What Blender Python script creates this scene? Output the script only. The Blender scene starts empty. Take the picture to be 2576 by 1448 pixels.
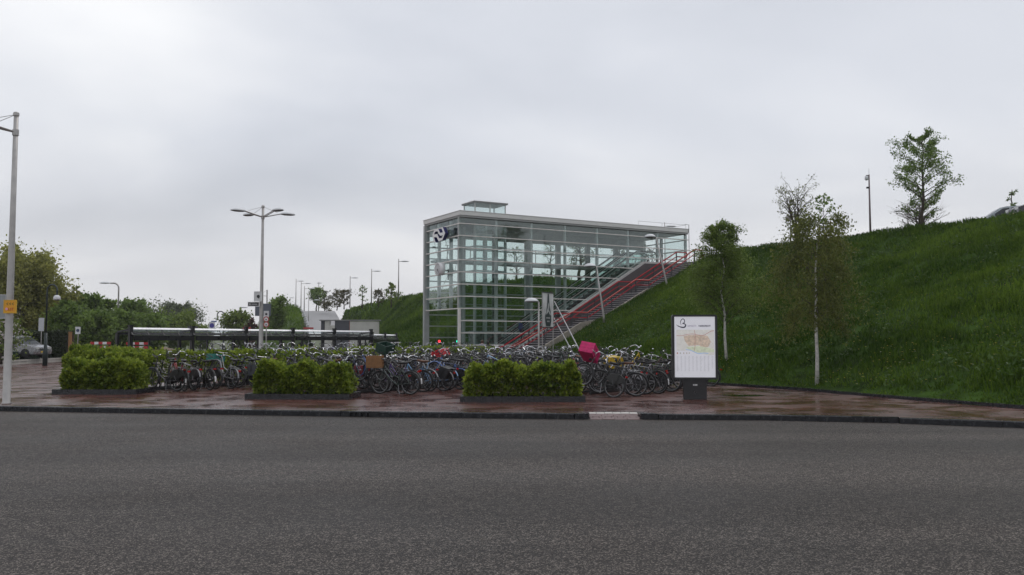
import bpy, bmesh, math, random
import numpy as np
from mathutils import Vector, Matrix
# ------------------------------------------------------------------ camera, sky, sun, exposure
scene = bpy.context.scene
FOC, CX, CY, CAMH, HORIZ = 2200.0, 1288.0, 724.0, 1.75, 855.0      # focal length and horizon measured on a 2576 px wide picture
PITCH = math.atan((HORIZ - CY) / FOC)
cam_data = bpy.data.cameras.new('camera')
cam_data.sensor_width = 36.0
cam_data.lens = 36.0 * FOC / 2576.0
cam_data.clip_start = 0.1
cam_data.clip_end = 5000
cam = bpy.data.objects.new('camera', cam_data)
scene.collection.objects.link(cam)
cam.location = (0, 0, CAMH)
cam.rotation_euler = (math.pi / 2 + PITCH, 0, 0)
scene.camera = cam
scene.view_settings.view_transform = 'Standard'
scene.view_settings.look = 'None'
scene.view_settings.gamma = 1.0
scene.view_settings.use_curve_mapping = False
scene.view_settings.exposure = 0.38
scene.render.engine = 'CYCLES'
scene.cycles.max_bounces = 10
scene.cycles.transparent_max_bounces = 40
scene.cycles.glossy_bounces = 4
scene.cycles.diffuse_bounces = 3
scene.cycles.use_denoising = True
scene.cycles.sample_clamp_indirect = 4.0

SUN_EL, SUN_AZ = math.radians(58), math.radians(40)
world = bpy.data.worlds.new('World')
scene.world = world
world.use_nodes = True
nt = world.node_tree
nt.nodes.clear()
def wn(t, **k):
    n = nt.nodes.new(t)
    for a, b in k.items():
        setattr(n, a, b)
    return n
def wl(a, b): nt.links.new(a, b)
w_out = wn('ShaderNodeOutputWorld')
w_bg = wn('ShaderNodeBackground'); w_bg.inputs['Strength'].default_value = 0.1
w_sky = wn('ShaderNodeTexSky', sky_type='NISHITA', sun_disc=False, sun_elevation=SUN_EL, sun_rotation=SUN_AZ)
w_sky.dust_density = 4.0; w_sky.air_density = 1.4
w_tc = wn('ShaderNodeTexCoord')
w_sep = wn('ShaderNodeSeparateXYZ'); wl(w_tc.outputs['Generated'], w_sep.inputs[0])
# cloud deck: directions projected on a flat layer high above the ground
w_zc = wn('ShaderNodeMath', operation='MAXIMUM'); wl(w_sep.outputs[2], w_zc.inputs[0]); w_zc.inputs[1].default_value = 0.0
w_za = wn('ShaderNodeMath', operation='ADD'); wl(w_zc.outputs[0], w_za.inputs[0]); w_za.inputs[1].default_value = 0.16
w_dx = wn('ShaderNodeMath', operation='DIVIDE'); wl(w_sep.outputs[0], w_dx.inputs[0]); wl(w_za.outputs[0], w_dx.inputs[1])
w_dy = wn('ShaderNodeMath', operation='DIVIDE'); wl(w_sep.outputs[1], w_dy.inputs[0]); wl(w_za.outputs[0], w_dy.inputs[1])
w_cmb = wn('ShaderNodeCombineXYZ'); wl(w_dx.outputs[0], w_cmb.inputs[0]); wl(w_dy.outputs[0], w_cmb.inputs[1]); w_cmb.inputs[2].default_value = 3.7
w_n1 = wn('ShaderNodeTexNoise'); w_n1.inputs['Scale'].default_value = 0.55; w_n1.inputs['Detail'].default_value = 5; w_n1.inputs['Roughness'].default_value = 0.46
w_n1.inputs['Distortion'].default_value = 0.35
wl(w_cmb.outputs[0], w_n1.inputs['Vector'])
w_ramp = wn('ShaderNodeValToRGB'); wl(w_n1.outputs['Fac'], w_ramp.inputs[0])
e = w_ramp.color_ramp.elements
e[0].position = 0.32; e[0].color = (4.15, 4.4, 4.95, 1)
e[1].position = 0.70; e[1].color = (7.9, 7.95, 8.1, 1)
m = e.new(0.50); m.color = (5.6, 5.8, 6.3, 1)
# thin veil towards the horizon, paler and warmer
w_h = wn('ShaderNodeMapRange'); wl(w_zc.outputs[0], w_h.inputs['Value'])
w_h.inputs['From Min'].default_value = 0.0; w_h.inputs['From Max'].default_value = 0.22; w_h.inputs['To Min'].default_value = 0.75; w_h.inputs['To Max'].default_value = 0.0
w_mix = wn('ShaderNodeMixRGB'); wl(w_h.outputs[0], w_mix.inputs[0]); wl(w_ramp.outputs[0], w_mix.inputs[1]); w_mix.inputs[2].default_value = (5.9, 5.85, 5.95, 1)
w_m2 = wn('ShaderNodeMixRGB'); w_m2.inputs[0].default_value = 0.94
wl(w_sky.outputs[0], w_m2.inputs[1]); wl(w_mix.outputs[0], w_m2.inputs[2])
wl(w_m2.outputs[0], w_bg.inputs['Color']); wl(w_bg.outputs[0], w_out.inputs['Surface'])

sun_data = bpy.data.lights.new('sun', 'SUN')
sun_data.energy = 0.55
sun_data.angle = math.radians(35)
sun_data.color = (1.0, 0.965, 0.92)
sun = bpy.data.objects.new('sun', sun_data)
scene.collection.objects.link(sun)
_sd = Vector((math.cos(SUN_EL) * math.sin(SUN_AZ), math.cos(SUN_EL) * math.cos(SUN_AZ), math.sin(SUN_EL)))
sun.rotation_euler = _sd.to_track_quat('Z', 'Y').to_euler()

# ------------------------------------------------------------------ coordinates
def ray(x, y):
    dx = (x - CX) / FOC; dz = (CY - y) / FOC
    return Vector((dx, math.cos(PITCH) - dz * math.sin(PITCH), math.sin(PITCH) + dz * math.cos(PITCH)))
CAMP = Vector((0, 0, CAMH))
def ground(x, y, z=0.0):                       # point of the picture on the level z
    r = ray(x, y); return CAMP + r * ((z - CAMH) / r.z)
def atY(x, y, Y):                              # point of the picture at the depth Y
    r = ray(x, y); return CAMP + r * (Y / r.y)
ANG = math.radians(30)
UU = Vector((math.cos(ANG), math.sin(ANG), 0)); VV = Vector((-math.sin(ANG), math.cos(ANG), 0))
BC = Vector((-3.6, 61.0, 0))                   # near corner of the station, u along its long face, v into it
def W(u, v, z): return BC + UU * u + VV * v + Vector((0, 0, z))
def UV(p): d = p - BC; return d.dot(UU), d.dot(VV)
def on_u(x, y, u0):                            # picture point on the plane u = u0 -> (v, z)
    r = ray(x, y); t = (u0 - (CAMP - BC).dot(UU)) / r.dot(UU); p = CAMP + r * t
    return UV(p)[1], p.z
def lerp(a, b, t): return a + (b - a) * t
def pl(x, pts):                                # piecewise linear
    if x <= pts[0][0]: return pts[0][1]
    for (a, b), (c, d) in zip(pts, pts[1:]):
        if x <= c: return lerp(b, d, (x - a) / (c - a))
    return pts[-1][1]

# ------------------------------------------------------------------ materials
MATS = {}
def mat(name, col, rough=0.6, metal=0.0, var=0.12, scale=6.0, bump=0.0, bscale=60.0, spec=0.5, emit=0.0, coat=0.0, rvar=0.1):
    if name in MATS: return MATS[name]
    m = bpy.data.materials.new(name); m.use_nodes = True
    t = m.node_tree; b = t.nodes['Principled BSDF']
    b.inputs['Metallic'].default_value = metal
    b.inputs['Specular IOR Level'].default_value = spec
    b.inputs['Coat Weight'].default_value = coat
    tc = t.nodes.new('ShaderNodeTexCoord')
    n = t.nodes.new('ShaderNodeTexNoise'); n.inputs['Scale'].default_value = scale; n.inputs['Detail'].default_value = 6
    t.links.new(tc.outputs['Object'], n.inputs['Vector'])
    r = t.nodes.new('ShaderNodeValToRGB'); t.links.new(n.outputs['Fac'], r.inputs[0])
    r.color_ramp.elements[0].position = 0.3; r.color_ramp.elements[1].position = 0.7
    r.color_ramp.elements[0].color = tuple(min(1, c * (1 - var)) for c in col) + (1,)
    r.color_ramp.elements[1].color = tuple(min(1, c * (1 + var)) for c in col) + (1,)
    t.links.new(r.outputs[0], b.inputs['Base Color'])
    mr = t.nodes.new('ShaderNodeMapRange'); t.links.new(n.outputs['Fac'], mr.inputs['Value'])
    mr.inputs['From Min'].default_value = 0.3; mr.inputs['From Max'].default_value = 0.7
    mr.inputs['To Min'].default_value = max(0.02, rough - rvar); mr.inputs['To Max'].default_value = min(1, rough + rvar)
    t.links.new(mr.outputs[0], b.inputs['Roughness'])
    if bump > 0:
        n2 = t.nodes.new('ShaderNodeTexNoise'); n2.inputs['Scale'].default_value = bscale; n2.inputs['Detail'].default_value = 4
        t.links.new(tc.outputs['Object'], n2.inputs['Vector'])
        bp = t.nodes.new('ShaderNodeBump'); bp.inputs['Strength'].default_value = bump; bp.inputs['Distance'].default_value = 0.02
        t.links.new(n2.outputs['Fac'], bp.inputs['Height']); t.links.new(bp.outputs[0], b.inputs['Normal'])
    if emit > 0:
        t.links.new(r.outputs[0], b.inputs['Emission Color']); b.inputs['Emission Strength'].default_value = emit
    MATS[name] = m
    return m

def leaf_mat(name, c0, c1, transl=0.35, rough=0.5, spec=0.3):
    """leaf or blade colour from the per-face attribute tint (0..1)"""
    if name in MATS: return MATS[name]
    m = bpy.data.materials.new(name); m.use_nodes = True
    t = m.node_tree; b = t.nodes['Principled BSDF']; out = t.nodes['Material Output']
    a = t.nodes.new('ShaderNodeAttribute'); a.attribute_name = 'tint'
    r = t.nodes.new('ShaderNodeValToRGB'); t.links.new(a.outputs['Fac'], r.inputs[0])
    r.color_ramp.elements[0].color = tuple(c0) + (1,); r.color_ramp.elements[1].color = tuple(c1) + (1,)
    t.links.new(r.outputs[0], b.inputs['Base Color'])
    b.inputs['Roughness'].default_value = rough; b.inputs['Specular IOR Level'].default_value = spec
    tr = t.nodes.new('ShaderNodeBsdfTranslucent'); t.links.new(r.outputs[0], tr.inputs['Color'])
    mx = t.nodes.new('ShaderNodeMixShader'); mx.inputs[0].default_value = transl
    t.links.new(b.outputs[0], mx.inputs[1]); t.links.new(tr.outputs[0], mx.inputs[2]); t.links.new(mx.outputs[0], out.inputs['Surface'])
    MATS[name] = m
    return m

def glass_mat(name, tint=(0.86, 0.94, 0.92), rough=0.02, refl=1.0):
    if name in MATS: return MATS[name]
    m = bpy.data.materials.new(name); m.use_nodes = True
    t = m.node_tree; t.nodes.remove(t.nodes['Principled BSDF']); out = t.nodes['Material Output']
    tr = t.nodes.new('ShaderNodeBsdfTransparent'); tr.inputs['Color'].default_value = tuple(tint) + (1,)
    gl = t.nodes.new('ShaderNodeBsdfGlossy'); gl.inputs['Roughness'].default_value = rough; gl.inputs['Color'].default_value = (0.9, 0.95, 0.95, 1)
    fr = t.nodes.new('ShaderNodeLayerWeight'); fr.inputs['Blend'].default_value = 0.5      # facing term, the same from both sides of a thin pane
    pw_ = t.nodes.new('ShaderNodeMath'); pw_.operation = 'POWER'; pw_.inputs[1].default_value = 5.0; t.links.new(fr.outputs['Facing'], pw_.inputs[0])
    mu = t.nodes.new('ShaderNodeMath'); mu.operation = 'MULTIPLY_ADD'; mu.inputs[1].default_value = 0.9 * refl; mu.inputs[2].default_value = 0.07 * refl; t.links.new(pw_.outputs[0], mu.inputs[0])
    mx = t.nodes.new('ShaderNodeMixShader'); t.links.new(mu.outputs[0], mx.inputs[0])
    t.links.new(tr.outputs[0], mx.inputs[1]); t.links.new(gl.outputs[0], mx.inputs[2]); t.links.new(mx.outputs[0], out.inputs['Surface'])
    MATS[name] = m
    return m

# ------------------------------------------------------------------ mesh building
COL = scene.collection
class MB:
    def __init__(s): s.v = []; s.f = []; s.m = []; s.mi = 0
    def add(s, vs, fs):
        o = len(s.v); s.v += [tuple(p) for p in vs]
        for f in fs: s.f.append(tuple(i + o for i in f)); s.m.append(s.mi)
        return s
    def box(s, c, d, rot=None):                # centre, full size
        x, y, z = d[0] / 2, d[1] / 2, d[2] / 2
        vs = [Vector(p) for p in ((-x, -y, -z), (x, -y, -z), (x, y, -z), (-x, y, -z), (-x, -y, z), (x, -y, z), (x, y, z), (-x, y, z))]
        if rot is not None:
            R = Matrix.Rotation(rot, 3, 'Z') if not isinstance(rot, Matrix) else rot
            vs = [R @ p for p in vs]
        c = Vector(c)
        return s.add([p + c for p in vs], [(0, 3, 2, 1), (4, 5, 6, 7), (0, 1, 5, 4), (1, 2, 6, 5), (2, 3, 7, 6), (3, 0, 4, 7)])
    def beam(s, a, b, w, h, up=Vector((0, 0, 1))):     # box from a to b
        a = Vector(a); b = Vector(b); d = (b - a); L = d.length; d = d / L
        sd = d.cross(up)
        if sd.length < 1e-4: sd = d.cross(Vector((0, 1, 0)))
        sd.normalize(); n = sd.cross(d)
        vs = []
        for p in (a, b):
            for i, j in ((-1, -1), (1, -1), (1, 1), (-1, 1)): vs.append(p + sd * (i * w / 2) + n * (j * h / 2))
        return s.add(vs, [(0, 1, 2, 3), (7, 6, 5, 4), (0, 4, 5, 1), (1, 5, 6, 2), (2, 6, 7, 3), (3, 7, 4, 0)])
    def tube(s, pts, r, n=6, cap=True, closed=False):
        pts = [Vector(p) for p in pts]; N = len(pts)
        rs = r if isinstance(r, (list, tuple)) else [r] * N
        vs = []; prev = None
        for i, p in enumerate(pts):
            if closed: d = pts[(i + 1) % N] - pts[i - 1]
            else: d = pts[min(i + 1, N - 1)] - pts[max(i - 1, 0)]
            if d.length < 1e-9: d = Vector((0, 0, 1))
            d.normalize()
            if prev is None:
                a = d.orthogonal().normalized()
            else:
                a = prev - d * prev.dot(d)
                a = a.normalized() if a.length > 1e-6 else d.orthogonal().normalized()
            prev = a; b = d.cross(a)
            for k in range(n):
                t = 2 * math.pi * k / n; vs.append(p + (a * math.cos(t) + b * math.sin(t)) * rs[i])
        fs = []
        for i in range(N if closed else N - 1):
            j = (i + 1) % N
            for k in range(n): fs.append((i * n + k, i * n + (k + 1) % n, j * n + (k + 1) % n, j * n + k))
        if cap and not closed:
            fs.append(tuple(range(n - 1, -1, -1))); fs.append(tuple((N - 1) * n + k for k in range(n)))
        return s.add(vs, fs)
    def lathe(s, prof, n=12, c=(0, 0, 0), M=None):        # profile (r, z) turned about z, then M, then moved to c
        vs = []; c = Vector(c)
        for r, z in prof:
            for k in range(n):
                t = 2 * math.pi * k / n; p = Vector((r * math.cos(t), r * math.sin(t), z))
                vs.append((M @ p if M is not None else p) + c)
        fs = []
        for i in range(len(prof) - 1):
            for k in range(n): fs.append((i * n + k, i * n + (k + 1) % n, (i + 1) * n + (k + 1) % n, (i + 1) * n + k))
        if prof[0][0] > 1e-6: fs.append(tuple(range(n - 1, -1, -1)))
        if prof[-1][0] > 1e-6: fs.append(tuple((len(prof) - 1) * n + k for k in range(n)))
        return s.add(vs, fs)
    def prism(s, poly, off):                  # planar polygon pushed along off
        n = len(poly); off = Vector(off); poly = [Vector(p) for p in poly]
        fs = [tuple(range(n - 1, -1, -1)), tuple(range(n, 2 * n))] + [(i, (i + 1) % n, n + (i + 1) % n, n + i) for i in range(n)]
        return s.add(poly + [p + off for p in poly], fs)
    def mesh(s, name, mats, smooth=False):
        me = bpy.data.meshes.new(name); me.from_pydata([tuple(p) for p in s.v], [], s.f)
        for m_ in (mats if isinstance(mats, (list, tuple)) else [mats]): me.materials.append(m_)
        if any(s.m): me.polygons.foreach_set('material_index', s.m)
        bm = bmesh.new(); bm.from_mesh(me); bmesh.ops.recalc_face_normals(bm, faces=bm.faces[:]); bm.to_mesh(me); bm.free()
        if smooth:
            me.polygons.foreach_set('use_smooth', [True] * len(me.polygons))
        me.update()
        return me
    def build(s, name, mats, parent=None, smooth=False):
        return link(name, s.mesh(name, mats, smooth), parent)
def link(name, me, parent=None, M=None):
    o = bpy.data.objects.new(name, me); COL.objects.link(o)
    if parent is not None: o.parent = parent
    if M is not None: o.matrix_local = M
    return o
def empty(name, loc=(0, 0, 0), rz=0.0):
    o = bpy.data.objects.new(name, None); COL.objects.link(o); o.location = loc; o.rotation_euler = (0, 0, rz); o.empty_display_size = 0.1
    return o
def tag(o, label=None, cat=None, group=None, kind=None):
    if label: o['label'] = label
    if cat: o['category'] = cat
    if group: o['group'] = group
    if kind: o['kind'] = kind
    return o
def thing(name, label, cat, loc=(0, 0, 0), rz=0.0, group=None): return tag(empty(name, loc, rz), label, cat, group)
def copy_tree(o, parent=None):
    c = o.copy(); COL.objects.link(c)
    if parent is not None: c.parent = parent
    for ch in list(o.children): copy_tree(ch, c)
    return c
def smooth_path(pts, n=6):                     # Catmull-Rom through the points
    pts = [Vector(p) for p in pts]; out = []
    for i in range(len(pts) - 1):
        p0 = pts[max(i - 1, 0)]; p1 = pts[i]; p2 = pts[i + 1]; p3 = pts[min(i + 2, len(pts) - 1)]
        for k in range(n):
            t = k / n
            out.append(0.5 * ((2 * p1) + (p2 - p0) * t + (2 * p0 - 5 * p1 + 4 * p2 - p3) * t * t + (3 * p1 - p0 - 3 * p2 + p3) * t ** 3))
    out.append(pts[-1]); return out
def np_mesh(name, V, F, material, tint=None):
    """mesh from numpy arrays, F (n,k) with equal corner counts"""
    me = bpy.data.meshes.new(name); n, k = F.shape
    me.vertices.add(len(V)); me.vertices.foreach_set('co', np.ascontiguousarray(V, dtype=np.float32).ravel())
    me.loops.add(n * k); me.loops.foreach_set('vertex_index', np.ascontiguousarray(F, dtype=np.int32).ravel())
    me.polygons.add(n); me.polygons.foreach_set('loop_start', np.arange(0, n * k, k, dtype=np.int32))
    try: me.polygons.foreach_set('loop_total', np.full(n, k, dtype=np.int32))
    except Exception: pass
    if tint is not None:
        a = me.attributes.new('tint', 'FLOAT', 'FACE'); a.data.foreach_set('value', np.asarray(tint, dtype=np.float32))
    me.materials.append(material); me.update(calc_edges=True)
    return me
def unit(a): return a / np.maximum(np.linalg.norm(a, axis=1, keepdims=True), 1e-9)
def leaves(P, size, rng, elong=1.7, down=0.0, flat=0.0, tint=None, jit=0.35, D=None):
    """diamond leaves at the points P -> V, F, tint"""
    n = len(P)
    a = rng.normal(size=(n, 3)) if D is None else D + rng.normal(size=(n, 3)) * 0.5
    a[:, 2] -= down; a = unit(a)
    b = rng.normal(size=(n, 3)); b[:, 2] *= (1 - flat); b = unit(np.cross(a, b))
    L = size * (1 + jit * rng.normal(size=(n, 1))).clip(0.4, 1.8); w = L / elong
    V = np.stack([P, P + a * L * 0.5 + b * w * 0.5, P + a * L, P + a * L * 0.5 - b * w * 0.5], axis=1).reshape(-1, 3)
    F = np.arange(4 * n).reshape(n, 4)
    if tint is None: tint = rng.random(n)
    return V, F, tint
def vnoise(x, y, s, seed=0):                   # smooth value noise 0..1
    x = np.asarray(x) / s; y = np.asarray(y) / s
    xi = np.floor(x).astype(int); yi = np.floor(y).astype(int); fx = x - xi; fy = y - yi
    fx = fx * fx * (3 - 2 * fx); fy = fy * fy * (3 - 2 * fy)
    def h(a, b):
        k = np.sin(a * 127.1 + b * 311.7 + seed * 74.7) * 43758.5453; return k - np.floor(k)
    return (h(xi, yi) * (1 - fx) + h(xi + 1, yi) * fx) * (1 - fy) + (h(xi, yi + 1) * (1 - fx) + h(xi + 1, yi + 1) * fx) * fy
# ------------------------------------------------------------------ ground, road, pavement
def asphalt_mat():
    m = bpy.data.materials.new('wet coarse asphalt'); m.use_nodes = True; t = m.node_tree; b = t.nodes['Principled BSDF']; b.inputs['Specular IOR Level'].default_value = 0.17
    N = t.nodes.new; Lk = t.links.new
    tc = N('ShaderNodeTexCoord')
    v = N('ShaderNodeTexVoronoi'); v.inputs['Scale'].default_value = 88; Lk(tc.outputs['Object'], v.inputs['Vector'])
    v2 = N('ShaderNodeTexVoronoi'); v2.inputs['Scale'].default_value = 24; Lk(tc.outputs['Object'], v2.inputs['Vector'])
    sep = N('ShaderNodeSeparateColor'); Lk(v.outputs['Color'], sep.inputs[0])
    sep2 = N('ShaderNodeSeparateColor'); Lk(v2.outputs['Color'], sep2.inputs[0])
    big = N('ShaderNodeTexNoise'); big.inputs['Scale'].default_value = 0.35; big.inputs['Detail'].default_value = 5; Lk(tc.outputs['Object'], big.inputs['Vector'])
    add = N('ShaderNodeMath'); add.operation = 'MULTIPLY_ADD'; Lk(sep2.outputs[0], add.inputs[0]); add.inputs[1].default_value = 0.22; Lk(sep.outputs[0], add.inputs[2])
    ramp = N('ShaderNodeValToRGB'); Lk(add.outputs[0], ramp.inputs[0])
    e = ramp.color_ramp.elements
    e[0].position = 0.1; e[0].color = (0.010, 0.0082, 0.0072, 1); e[1].position = 1.0; e[1].color = (0.21, 0.182, 0.158, 1)
    q = e.new(0.5); q.color = (0.026, 0.0215, 0.019, 1)
    q = e.new(0.88); q.color = (0.064, 0.054, 0.047, 1)
    mr = N('ShaderNodeMapRange'); Lk(big.outputs['Fac'], mr.inputs['Value']); mr.inputs['From Min'].default_value = 0.3; mr.inputs['From Max'].default_value = 0.7
    mr.inputs['To Min'].default_value = 0.86; mr.inputs['To Max'].default_value = 1.12
    mp = N('ShaderNodeMapping'); mp.inputs['Scale'].default_value = (0.035, 0.55, 1); mp.inputs['Rotation'].default_value = (0, 0, math.radians(4)); Lk(tc.outputs['Object'], mp.inputs['Vector'])
    lane = N('ShaderNodeTexNoise'); lane.inputs['Scale'].default_value = 1.0; lane.inputs['Detail'].default_value = 4; Lk(mp.outputs[0], lane.inputs['Vector'])      # wheel-worn bands along the road
    lr = N('ShaderNodeMapRange'); Lk(lane.outputs['Fac'], lr.inputs['Value']); lr.inputs['From Min'].default_value = 0.35; lr.inputs['From Max'].default_value = 0.65; lr.inputs['To Min'].default_value = 0.72; lr.inputs['To Max'].default_value = 1.22
    mm = N('ShaderNodeMath'); mm.operation = 'MULTIPLY'; Lk(mr.outputs[0], mm.inputs[0]); Lk(lr.outputs[0], mm.inputs[1])
    mx = N('ShaderNodeMixRGB'); mx.blend_type = 'MULTIPLY'; mx.inputs[0].default_value = 1; Lk(ramp.outputs[0], mx.inputs[1]); Lk(mm.outputs[0], mx.inputs[2])
    Lk(mx.outputs[0], b.inputs['Base Color'])
    r2 = N('ShaderNodeMapRange'); Lk(big.outputs['Fac'], r2.inputs['Value']); r2.inputs['From Min'].default_value = 0.3; r2.inputs['From Max'].default_value = 0.7
    r2.inputs['To Min'].default_value = 0.48; r2.inputs['To Max'].default_value = 0.62; Lk(r2.outputs[0], b.inputs['Roughness'])
    bp = N('ShaderNodeBump'); bp.inputs['Strength'].default_value = 1.0; bp.inputs['Distance'].default_value = 0.010
    inv = N('ShaderNodeMath'); inv.operation = 'SUBTRACT'; inv.inputs[0].default_value = 1; Lk(v.outputs['Distance'], inv.inputs[1])
    Lk(inv.outputs[0], bp.inputs['Height']); Lk(bp.outputs[0], b.inputs['Normal'])
    return m
def brick_mat():
    m = bpy.data.materials.new('wet red brick paving'); m.use_nodes = True; t = m.node_tree; b = t.nodes['Principled BSDF']
    N = t.nodes.new; Lk = t.links.new
    tc = N('ShaderNodeTexCoord'); mp = N('ShaderNodeMapping'); mp.inputs['Rotation'].default_value = (0, 0, math.radians(-6)); Lk(tc.outputs['Object'], mp.inputs['Vector'])
    br = N('ShaderNodeTexBrick'); Lk(mp.outputs[0], br.inputs['Vector'])
    br.inputs['Scale'].default_value = 1.0; br.inputs['Brick Width'].default_value = 0.21; br.inputs['Row Height'].default_value = 0.105
    br.inputs['Mortar Size'].default_value = 0.006; br.inputs['Color1'].default_value = (0.125, 0.036, 0.022, 1); br.inputs['Color2'].default_value = (0.066, 0.024, 0.017, 1)
    br.inputs['Mortar'].default_value = (0.020, 0.016, 0.014, 1)
    big = N('ShaderNodeTexNoise'); big.inputs['Scale'].default_value = 0.55; big.inputs['Detail'].default_value = 6; Lk(tc.outputs['Object'], big.inputs['Vector'])
    mr = N('ShaderNodeMapRange'); Lk(big.outputs['Fac'], mr.inputs['Value']); mr.inputs['From Min'].default_value = 0.3; mr.inputs['From Max'].default_value = 0.7
    mr.inputs['To Min'].default_value = 0.75; mr.inputs['To Max'].default_value = 1.3
    mx = N('ShaderNodeMixRGB'); mx.blend_type = 'MULTIPLY'; mx.inputs[0].default_value = 1; Lk(br.outputs['Color'], mx.inputs[1]); Lk(mr.outputs[0], mx.inputs[2])
    Lk(mx.outputs[0], b.inputs['Base Color'])
    w2 = N('ShaderNodeTexNoise'); w2.inputs['Scale'].default_value = 0.8; w2.inputs['Detail'].default_value = 5; w2.inputs['Distortion'].default_value = 0.6; Lk(tc.outputs['Object'], w2.inputs['Vector'])
    rr = N('ShaderNodeMapRange'); Lk(w2.outputs['Fac'], rr.inputs['Value']); rr.inputs['From Min'].default_value = 0.38; rr.inputs['From Max'].default_value = 0.62
    rr.inputs['To Min'].default_value = 0.12; rr.inputs['To Max'].default_value = 0.36; Lk(rr.outputs[0], b.inputs['Roughness'])
    fine = N('ShaderNodeTexNoise'); fine.inputs['Scale'].default_value = 16; fine.inputs['Detail'].default_value = 3; Lk(tc.outputs['Object'], fine.inputs['Vector'])
    h = N('ShaderNodeMath'); h.operation = 'MULTIPLY_ADD'; Lk(fine.outputs['Fac'], h.inputs[0]); h.inputs[1].default_value = 0.5; Lk(br.outputs['Fac'], h.inputs[2])
    inv = N('ShaderNodeMath'); inv.operation = 'SUBTRACT'; inv.inputs[0].default_value = 1.5; Lk(h.outputs[0], inv.inputs[1])
    bp = N('ShaderNodeBump'); bp.inputs['Strength'].default_value = 0.38; bp.inputs['Distance'].default_value = 0.006; Lk(inv.outputs[0], bp.inputs['Height'])
    Lk(bp.outputs[0], b.inputs['Normal'])
    return m
KERB = [(-70, 33.1), (-40, 27.8), (-13.4, 23.05), (-7.85, 22.07), (-3.34, 21.28), (1.79, 20.66), (3.0, 20.62), (5.73, 20.45), (8.21, 19.85), (10.82, 18.63), (14.5, 16.3), (22, 10.5), (34, 0)]
FOOT = [(-75, -9.0), (-60, -7.5), (-42, -5.1), (-38.5, -4.6), (-33, -3.5), (-28.7, -3.5), (-12, 0.5), (-4, 2.3), (7, 2.5), (30, 3.0), (40, 6.0), (46, 9.3), (58, 13.5), (131, 34.5), (150, 40)]        # v -> u of the foot of the embankment
CREST = [(-75, 16.4), (-30, 16.6), (-11, 16.9), (-4, 19.0), (30, 19.5), (60, 22.5), (100, 30), (131, 37.5), (150, 44)]
CZ = 8.12
def emb_z(u, v):
    uf = pl(v, FOOT); uc = pl(v, CREST); t = (u - uf) / (uc - uf)
    if t <= 0: z = 0.0
    elif t >= 1: z = CZ
    else:
        z = CZ * t
        z += 0.22 * math.sin(math.pi * t) * math.sin(0.35 * v + 1.1) + 0.1 * math.sin(t * 9 + v * 0.6)
        z *= min(1, 0.35 + t * 8)
    if t > 0.9: z -= 0.25 * min(1, (t - 0.9) * 6) ** 2 if t < 1.1 else 0.25
    if v > 6.9: z = min(z, (v - 6.9) * 0.62)
    return z
g = MB().add([(-900, -60, -0.15), (900, -60, -0.15), (900, 2600, -0.15), (-900, 2600, -0.15)], [(0, 1, 2, 3)]).build('ground', mat('rough grass ground', (0.075, 0.095, 0.035), 0.9, var=0.4, scale=0.15, bump=0.4, bscale=3))
tag(g, kind='structure')
m_asph = asphalt_mat(); m_brick = brick_mat()
def poly_sheet(name, pts, z, m):
    bm = bmesh.new(); vs = [bm.verts.new((x, y, z)) for x, y in pts]; f = bm.faces.new(vs); bmesh.ops.triangulate(bm, faces=[f])
    me = bpy.data.meshes.new(name); bm.to_mesh(me); bm.free()
    if me.polygons[0].normal.z < 0: me.flip_normals()
    me.materials.append(m); return tag(link(name, me), kind='structure')
poly_sheet('road', [(-70, -30), (60, -30), (60, -8)] + [(x, y + 0.06) for x, y in reversed(KERB)], -0.12, m_asph)
foot_xy = [(p.x, p.y) for p in (W(pl(v, FOOT), v, 0) for v in (-60, -50, -42, -38.5, -33, -28.7, -20, -12, -4.1))]
pave_pts = [(x, y + 0.655) for x, y in KERB] + [(p.x, p.y) for p in (W(u, v, 0) for u, v in ((-7.2, -60),))] + foot_xy[1:] + [(p.x, p.y) for p in (W(2.35, 7, 0), W(0, 9.5, 0))] + [(-16, 84), (-80, 84)]
pv = poly_sheet('pavement', pave_pts, 0.0, m_brick)
fs = MB()
for seg in ([(x, y) for x, y in KERB if x < 1.8] + [(1.82, pl(1.82, KERB))], [(3.03, pl(3.03, KERB))] + [(x, y) for x, y in KERB if x > 3.1]):
    for (x0, y0), (x1, y1) in zip(seg, seg[1:]): fs.add([(x0, y0 + 0.12, 0), (x1, y1 + 0.12, 0), (x1, y1 + 0.655, 0), (x0, y0 + 0.655, 0)], [(0, 1, 2, 3)])
fs.build('pavement_edge_strip', m_brick, pv)
# far asphalt road behind the hedges on the west side
poly_sheet('side_road', [(-80, 84.1), (-16, 84.1), (-22, 130), (-110, 130)], -0.01, mat('grey wet road', (0.10, 0.095, 0.09), 0.45, var=0.25, scale=0.6))

# kerb stones of the road edge
m_kerb = mat('dark wet kerb concrete', (0.016, 0.017, 0.020), 0.22, var=0.35, scale=9, bump=0.08, bscale=50)
kerb = tag(empty('kerb'), kind='structure')
def along(poly, step, start=0.0):
    """points each step along a polyline with direction"""
    out = []; acc = start
    P = [Vector((x, y, 0)) for x, y in poly]
    for a, b in zip(P, P[1:]):
        L = (b - a).length; d = (b - a) / L
        while acc < L: out.append((a + d * acc, d)); acc += step
        acc -= L
    return out
DROP = (1.83, 3.02)
rng = random.Random(4)
def stone(L, nose=False):
    mb = MB(); w = 0.16; top = 0.012; bot = -0.14; ch = 0.018
    prof = [(0.0, bot), (0.0, top - ch), (ch, top), (w, top), (w, bot)]
    mb.prism([(-L / 2, y, z) for y, z in prof], (L, 0, 0)); return mb.mesh('kerb_stone', m_kerb)
me_st = stone(0.992)
me_in = MB()
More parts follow.
